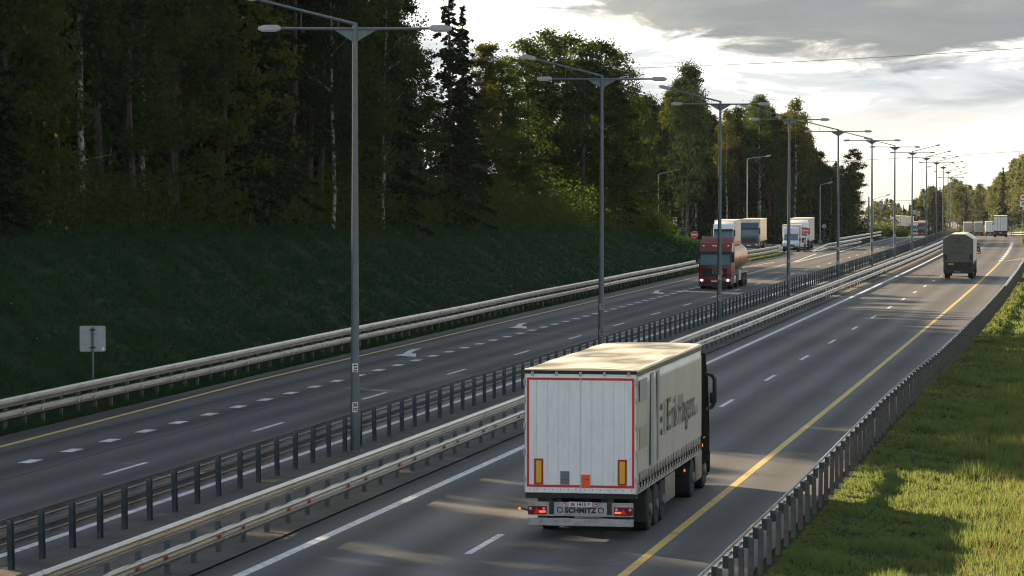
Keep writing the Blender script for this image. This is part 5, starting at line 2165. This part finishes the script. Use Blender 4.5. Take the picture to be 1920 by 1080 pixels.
# ---- the dark forest on top of the bank
GR = 'trees of the dark forest above the grass bank'
LBL = {'birch': 'birch with pale trunk in the dark forest above the grass bank',
       'aspen': 'leafy tree in the dark forest above the grass bank',
       'spruce': 'dark spruce in the forest above the grass bank',
       'pine': 'bare-stemmed pine in the dark forest above the grass bank'}
SUNGAP = (104, 133)


def shades_gap(X, Y):
    """would a tall tree here shade the lorry? the clearing left of the frame lets the sun through"""
    t = (-12.5 - X) / math.sin(R(SUN_AZ))
    ys = Y - t * math.cos(R(SUN_AZ))
    return 70 < ys < 99


cnt = 0
row_x = [-50.0, -53.5, -57.5, -62, -67, -73, -80]
for r_, rx_ in enumerate(row_x):
    y = 92 + rt.uniform(0, 4)
    while y < 300:
        X = rx_ + rt.uniform(-1.6, 1.6) - max(0, (y - 140)) * .012
        Y = y + rt.uniform(-1.5, 1.5)
        px = px_x(X, Y)
        y += (3.6 if r_ < 3 else 5.0) * rt.uniform(.8, 1.35)
        in_gap = shades_gap(X, Y)
        if px < -700 and rt.random() < .5:
            continue
        # the forest wall ends where the sky opens
        if px > 735:
            continue
        k = rt.random()
        kind = 'birch' if k < .20 else ('aspen' if k < .56 else ('spruce' if k < .86 else 'pine'))
        if r_ < 2 and kind == 'birch' and rt.random() < .5:
            kind = 'aspen'
        if r_ == 0 and kind == 'spruce' and rt.random() < .4:
            kind = 'aspen'
        h = rt.uniform(19, 25) if px < 640 else rt.uniform(15.5, 19)
        if in_gap:
            ray_z = (-12.0 - X) / math.sin(R(SUN_AZ)) * math.tan(R(SUN_EL))
            h = min(h, max(3.0, ray_z - 6.2 - rt.uniform(-.6, 2.2)))
            if h < 6 and kind in ('pine', 'birch'):
                kind = 'aspen'
        tree(kind, rt.randrange(3), X, Y, h, LBL[kind], GR, wide=rt.uniform(.85, 1.15))
        cnt += 1


def off_road(px, Y):
    """push a far tree back until it stands clear of the two carriageways"""
    for _ in range(40):
        o = at_px(px, Y) - float(D(Y))
        if -37.5 < o < -4.0 and Y < 1030:
            Y += 15
        else:
            break
    return Y


for k in range(24):     # row of young spruces added left of the frame to shade the oncoming lanes
    Y = 88 + 2.0 * k + rt.uniform(-.5, .5)
    X = -49.6 + rt.uniform(-.8, .8)
    rz_ = (-12.0 - X) / math.sin(R(SUN_AZ)) * math.tan(R(SUN_EL))
    tree('spruce', k, X, Y, rz_ - 6.3 - rt.uniform(0, 2.0), 'young spruce of the off-frame row added to shade the oncoming lanes', GR, wide=1.3)


def single(kind, var, px, Y, ytop, label, wide=1.0, group=None, dzb=0.0):
    """one tree at bearing px and distance Y whose top reaches image height ytop"""
    X = at_px(px, Y)
    z0 = float(terrain_h(X - float(D(Y)), Y)) + dzb
    ztop = 8.1 + (337 - ytop) * (Y / CA) / 6100 * (1 / math.cos(0))
    return tree(kind, var, X, Y, max(2.5, ztop - z0), label, group, z=z0, wide=wide)


single('birch', 0, 718, 205, -60, 'birch with slender white trunk right of the nearest lamp post', .9)
single('birch', 2, 624, 190, -90, 'birch with white trunk left of the nearest lamp post', .9)
single('birch', 1, 205, 165, -120, 'mottled birch trunk at upper left of the forest', .9)
single('birch', 0, 318, 172, -100, 'birch with yellow leaves behind the upper left forest', .95)
single('spruce', 2, 843, 228, -30, 'tall ragged spruce standing against the white sky', 1.25)
single('spruce', 1, 868, 236, 10, 'second spruce close behind the tall ragged one', 1.2)
single('aspen', 1, 770, 222, 85, 'dense leafy tree left of the tall ragged spruce', 1.2)
single('birch', 2, 748, 226, -12, 'leaning birch at the right end of the dark forest wall', 1.0)
single('aspen', 2, 915, 250, 80, 'small round leafy tree right of the tall ragged spruce', 1.1)
single('aspen', 1, 945, 262, 118, 'low bush-like tree between the spruce and the big leafy group', 1.4)
for i, (px, yt, v, w) in enumerate(((985, 78, 1, 1.35), (1022, 62, 1, 1.25), (1062, 70, 0, 1.3), (1098, 84, 1, 1.25), (1132, 82, 0, 1.25), (1162, 104, 1, 1.25))):
    single('aspen', v, px, 298 + 4 * (i % 3), yt, 'broad leafy tree of the rounded group against the sky, %s from the left' % ['first', 'second', 'third', 'fourth', 'fifth', 'sixth'][i], w, 'rounded group of leafy trees')
for i in range(14):
    px = 780 + i * 31 + rt.uniform(-8, 8)
    single(['spruce', 'aspen', 'birch'][i % 3], i, px, 262 + 9 * (i % 4) + (i > 5) * 45, 150 + rt.uniform(0, 50) + (px > 1100) * 30, 'lower dark tree under the skyline behind the bank', 1.3, 'lower trees behind the bank')

# ---- the forest behind the lay-by
sky2 = table((1180, 165), (1215, 178), (1255, 160), (1268, 150), (1290, 128), (1318, 190), (1345, 195), (1365, 215), (1392, 192), (1425, 176), (1455, 198), (1475, 205), (1492, 186), (1515, 225), (1540, 285), (1560, 290), (1580, 295), (1602, 282), (1612, 350))
GR2 = 'trees of the forest behind the lay-by'
LB2 = {'birch': 'birch with white trunk in the forest behind the lay-by',
       'aspen': 'leafy tree in the forest behind the lay-by',
       'spruce': 'spruce in the forest behind the lay-by',
       'pine': 'pine in the forest behind the lay-by'}
for i in range(150):
    px = 1120 + 485 * (i + rt.uniform(0, 1)) / 150
    row = i % 3
    Y = 492 + row * 14 + rt.uniform(-5, 5) + max(0, px - 1480) * .35
    k = rt.random()
    kind = 'birch' if k < .42 else ('aspen' if k < .66 else ('spruce' if k < .84 else 'pine'))
    lim = float(sky2(px))
    single(kind, rt.randrange(3), px, Y, lim + 6 + rt.uniform(0, 45) + (12 if row == 0 else 0), LB2[kind], rt.uniform(.85, 1.2), GR2)
single('aspen', 0, 1290, 470, 126, 'tall open-crowned tree standing above the forest behind the lay-by', .95)
single('birch', 0, 1424, 486, 178, 'tallest birch left of the fourth lamp post', 1.0)
single('birch', 1, 1492, 490, 186, 'yellowing tree with round top right of the fourth lamp post', 1.15)
single('pine', 0, 1603, 560, 281, 'thin pine at the right end of the dark forest', 1.1)
single('spruce', 0, 1566, 540, 300, 'dark spruce near the right end of the forest', 1.3)
single('birch', 1, 1362, 478, 205, 'yellow-green birch beside the third lamp post', .9)

# ---- hazy trees beyond the bend
GR3 = 'hazy trees beyond the far bend'
sky3 = table((1600, 392), (1640, 378), (1672, 374), (1695, 380), (1722, 372), (1735, 350), (1760, 352), (1790, 338), (1815, 350), (1832, 344), (1850, 352), (1866, 345), (1878, 318), (1890, 325), (1902, 300), (1920, 292), (1990, 285))
for i in range(170):
    px = 1600 + 390 * (i + rt.uniform(0, 1)) / 170
    row = i % 4
    if px > 1858:
        Y = rt.uniform(630, 760) + row * 14 + (1920 - px) * 3.0
        if at_px(px, Y) - float(D(Y)) < -4:
            Y += 260
    elif px > 1728:
        Y = 900 + row * 40 + rt.uniform(0, 60)
        if -26 < at_px(px, Y) - float(D(Y)) < -4:
            Y += 220
    else:
        Y = 860 + row * 70 + rt.uniform(0, 60)
    Y = off_road(px, Y)
    if Y > 1500:
        continue
    lim = float(sky3(px))
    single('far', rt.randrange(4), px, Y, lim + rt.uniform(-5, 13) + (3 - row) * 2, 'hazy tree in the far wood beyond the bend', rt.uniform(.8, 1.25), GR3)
single('far', 3, 1880, off_road(1880, 760), 314, 'pointed conifer above the far right trees', 1.0)

# ---- bushes at the end of the bank
def bush(px, Y, w, h, mat, label, seed, dz=0.0):
    rng = np.random.default_rng(seed)
    X = at_px(px, Y)
    z0 = float(terrain_h(X - float(D(Y)), Y)) + dz
    t = thing('bush', label, 'bush', (X, Y, z0 - .05))
    b = MB()
    V_ = []
    for k in range(26):
        ang = rng.uniform(0, 6.28)
        q = rng.uniform(.1, 1)
        e = np.array([math.cos(ang) * w * q * .5, math.sin(ang) * w * q * .5, h * rng.uniform(.45, 1.0) * (1.05 - .4 * q)])
        b.tube([(rng.normal() * .06, rng.normal() * .06, 0), tuple(e * np.array([.45, .45, .55])), tuple(e)], [.03, .018, .006], 4, False)
        n = 130
        p = e * rng.uniform(.55, 1.08, n)[:, None] + rng.normal(size=(n, 3)) * .16 * w * .6
        p[:, 2] = np.maximum(p[:, 2], .03)
        V_.append(leaf_quads(p, rng.uniform(.7, 1.3, n) * .11, rng))
    b.build('stems', M['bark'], t)
    link_mesh('foliage', quads_mesh('foliage', np.concatenate(V_), M[mat]), t)


bush(1160, 312, 3.2, 2.6, 'leaf_birch', 'yellowish bush on the crest of the bank near its end', 61)
bush(1182, 322, 2.6, 1.9, 'leaf_yellow', 'small ruddy bush right of the yellowish one on the crest', 62)
bush(1232, 348, 3.0, 3.4, 'leaf_dark', 'tall dark bush where the bank drops to the lay-by', 63)
bush(1216, 322, 2.2, 2.4, 'leaf_dark', 'dark bush low on the slope of the bank near its end', 64, -.3)
bush(1255, 352, 2.4, 2.2, 'leaf_dark', 'dark bush left of the first no-entry sign', 65)
for i, px in enumerate((1628, 1642, 1664, 1678, 1690)):
    bush(px, 590 + 6 * i, 3.6, 1.5 + .3 * (i % 3), 'leaf_dark', 'low dark bush behind the lay-by guard rail, %s from left' % ['first', 'second', 'third', 'fourth', 'fifth'][i], 70 + i)
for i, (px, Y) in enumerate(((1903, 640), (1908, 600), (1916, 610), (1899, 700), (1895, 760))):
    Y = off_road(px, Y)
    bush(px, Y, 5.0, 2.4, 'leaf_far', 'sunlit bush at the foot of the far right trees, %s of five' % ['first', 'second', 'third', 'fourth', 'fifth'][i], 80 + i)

# ---- undergrowth: continuous thicket along the forest edges (nobody could count it)
def thicket(name, label, pts, mat, leaf, per, seed, hh):
    rng = np.random.default_rng(seed)
    V_ = []
    for X, Y in pts:
        z0 = float(terrain_h(X - float(D(Y)), Y))
        h = hh * rng.uniform(.6, 1.35)
        n = per
        p = np.stack([X + rng.normal(size=n) * .9, Y + rng.normal(size=n) * .9, z0 + h * rng.random(n) ** 1.25], 1)
        V_.append(leaf_quads(p, rng.uniform(.6, 1.3, n) * leaf, rng))
    o = link_mesh(name, quads_mesh(name, np.concatenate(V_), M[mat]))
    tag(o, label, kind='stuff')
    return o


pts = []
y = 95.0
while y < 330:
    foot = float(offL(y) - .7 - 1.65 * hE(y) * 1.12 + D(y))
    for q in range(4):
        pts.append((foot + .7 - q * 1.9 + rt.uniform(-.8, .8), y + rt.uniform(-.7, .7)))
    y += 1.5
thicket('undergrowth', 'dark leafy undergrowth along the top of the bank', pts, 'leaf_birch', .16, 230, 91, 3.0)
pts = []
for px in range(1125, 1625, 4):
    for q in range(3):
        Y = 484 + q * 7 + max(0, px - 1480) * .35
        pts.append((at_px(px + rt.uniform(-3, 3), Y), Y))
thicket('undergrowth', 'dark undergrowth below the forest behind the lay-by', pts, 'leaf_dark', .22, 70, 92, 3.2)
pts = []
for px in range(1600, 1960, 4):
    for q in range(2):
        Y = off_road(px, (640 if px > 1850 else 800) + q * 30)
        if Y > 1400:
            continue
        pts.append((at_px(px + rt.uniform(-3, 3), Y), Y))
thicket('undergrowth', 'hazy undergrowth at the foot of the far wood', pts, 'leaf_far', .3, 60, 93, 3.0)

# ---- dense back of the forests, read as one dark mass
rng = np.random.default_rng(99)
P = []
for k in range(26000):
    if k % 2 == 0:
        Y = rng.uniform(100, 330)
        X = -88 - rng.uniform(0, 8) - max(0, Y - 140) * .03
        z = 6 + rng.uniform(0, 1) ** 1.1 * (19 if px_x(X, Y) < 690 else 6)
        if shades_gap(X, Y):
            continue
    else:
        px = rng.uniform(1120, 1600)
        Y = 545 + rng.uniform(0, 10) + max(0, px - 1480) * .35
        X = at_px(px, Y)
        ztop = 8.1 + (337 - float(sky2(px)) - 38) * (Y / CA) / 6100
        z = -2 + rng.uniform(0, 1) * (ztop + 2)
    P.append((X, Y, z))
P = np.array(P)
o = link_mesh('forest_depth', quads_mesh('forest_depth', leaf_quads(P, rng.uniform(.7, 1.5, len(P)) * 1.0, rng), M['needle']))
tag(o, 'dense dark depth of the forest behind the front trees', kind='stuff')

# ================================================================== grass
def grass_field(name, label, off, Y, hgt, wid, mat, seed, lean=.35):
    """tufts of tapered blades; off/Y arrays = tuft positions"""
    rng = np.random.default_rng(seed)
    n = len(off)
    k = 7
    off = np.repeat(off, k)
    Yv = np.repeat(Y, k)
    hg = np.repeat(hgt, k) * rng.uniform(.55, 1.25, n * k)
    sp = np.repeat(wid, k)
    off = off + rng.normal(size=n * k) * .03
    Yv = Yv + rng.normal(size=n * k) * .03
    z = terrain_h(off, Yv)
    X = off + D(Yv)
    base = np.stack([X, Yv, z - .01], 1)
    ang = rng.uniform(0, 2 * math.pi, n * k)
    dirv = np.stack([np.cos(ang), np.sin(ang), np.zeros(n * k)], 1)
    la = rng.uniform(0, 2 * math.pi, n * k)
    lv = np.stack([np.cos(la) + .25, np.sin(la) - .35, np.zeros(n * k)], 1) * (hg * lean * rng.uniform(.2, 1.6, n * k))[:, None]
    up = np.stack([np.zeros(n * k), np.zeros(n * k), hg], 1)
    v = np.stack([base - dirv * sp[:, None] / 2, base + dirv * sp[:, None] / 2, base + up + lv], 1).reshape(-1, 3)
    f = np.arange(n * k * 3).reshape(-1, 3)
    o = link_mesh(name, np_mesh(name, v, f, M[mat], 3))
    tag(o, label, kind='stuff')
    return o


rng = np.random.default_rng(17)
n = 92000
u = rng.random(n)
Yg = 1 / (1 / 56 - u * (1 / 56 - 1 / 345))
og = -7.65 + rng.random(n) ** 1.25 * 19
pn = vnoise(og * 1.1, Yg * .55, 1.0) + .6 * vnoise(og * 2.3 + 4, Yg * 1.4, 1.0)
hg = .07 + .08 * rng.random(n) + np.clip(pn, 0, 2) ** 1.3 * .24 + np.clip((og + 5.6) / 3, 0, 1) * .24 * (rng.random(n) < .5) + np.clip((og - 1) / 8, 0, 1) * .12
hg = np.where(og < -6.9, hg * .6, hg) * np.clip(Yg / 75, 1, 1.5) * .74
keep = np.ones(n, bool)
tall = (og > -3.6 + 1.0 * vnoise(Yg * .4, og)) & (Yg < 120) & (rng.random(n) < .10)
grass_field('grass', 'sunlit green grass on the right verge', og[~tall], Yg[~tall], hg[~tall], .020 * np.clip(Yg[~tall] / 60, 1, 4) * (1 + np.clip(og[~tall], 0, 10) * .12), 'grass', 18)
grass_field('dry_grass', 'tall straw-coloured grass at the lower right', og[tall], Yg[tall], hg[tall] * 1.5 + .1, .009 * np.clip(Yg[tall] / 60, 1, 4), 'grass_dry', 19, .5)
n = 60000
u = rng.random(n)
Yg = 1 / (1 / 88 - u * (1 / 88 - 1 / 395))
wd = 1.65 * hE(Yg) * 1.25 + 1.2
og = offL(Yg) + .35 - rng.random(n) * wd
pn = vnoise(og * .9, Yg * .5) + .7 * vnoise(og * 2.1, Yg * 1.2)
hg = .14 + .12 * rng.random(n) + np.clip(pn, -.2, 2) * .17
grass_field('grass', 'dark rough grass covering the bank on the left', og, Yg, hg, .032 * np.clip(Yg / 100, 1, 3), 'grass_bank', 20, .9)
n = 9000
Yg = rng.uniform(350, 392, n)
og = offL(Yg) + rng.uniform(-1.6, .9, n)
grass_field('grass', 'bright grass strip under the curled end of the bank rail', og, Yg, np.full(n, .22), np.full(n, .06), 'grass', 21)
# small white and yellow flower heads on the bank and verge
n = 110
Yg = 1 / (1 / 95 - rng.random(n) * (1 / 95 - 1 / 260))
og = offL(Yg) - .8 - rng.random(n) * (1.5 * hE(Yg))
zf = terrain_h(og, Yg) + .36
o = link_mesh('flowers', quads_mesh('flowers', leaf_quads(np.stack([og + D(Yg), Yg, zf], 1), rng.uniform(.02, .045, n), rng, 0, 1.1), M['sign_white']))
tag(o, 'scattered tiny white flowers on the dark bank', kind='stuff')

# ================================================================== haze
b = MB()
b.box(-1750, 1650, -60, 2750, -75, 48)
hz = b.build('haze', None)
tag(hz, 'thin pale haze filling the air over the motorway', kind='stuff')
hm = bpy.data.materials.new('haze')
hm.use_nodes = True
ht = hm.node_tree
ht.nodes.clear()
pv = N(ht, 'ShaderNodeVolumePrincipled')
pv.inputs['Color'].default_value = (0.86, 0.94, 1.0, 1)
pv.inputs['Density'].default_value = 0.000026
pv.inputs['Anisotropy'].default_value = 0.0
ho = N(ht, 'ShaderNodeOutputMaterial')
ht.links.new(pv.outputs[0], ho.inputs['Volume'])
hz.data.materials.append(hm)
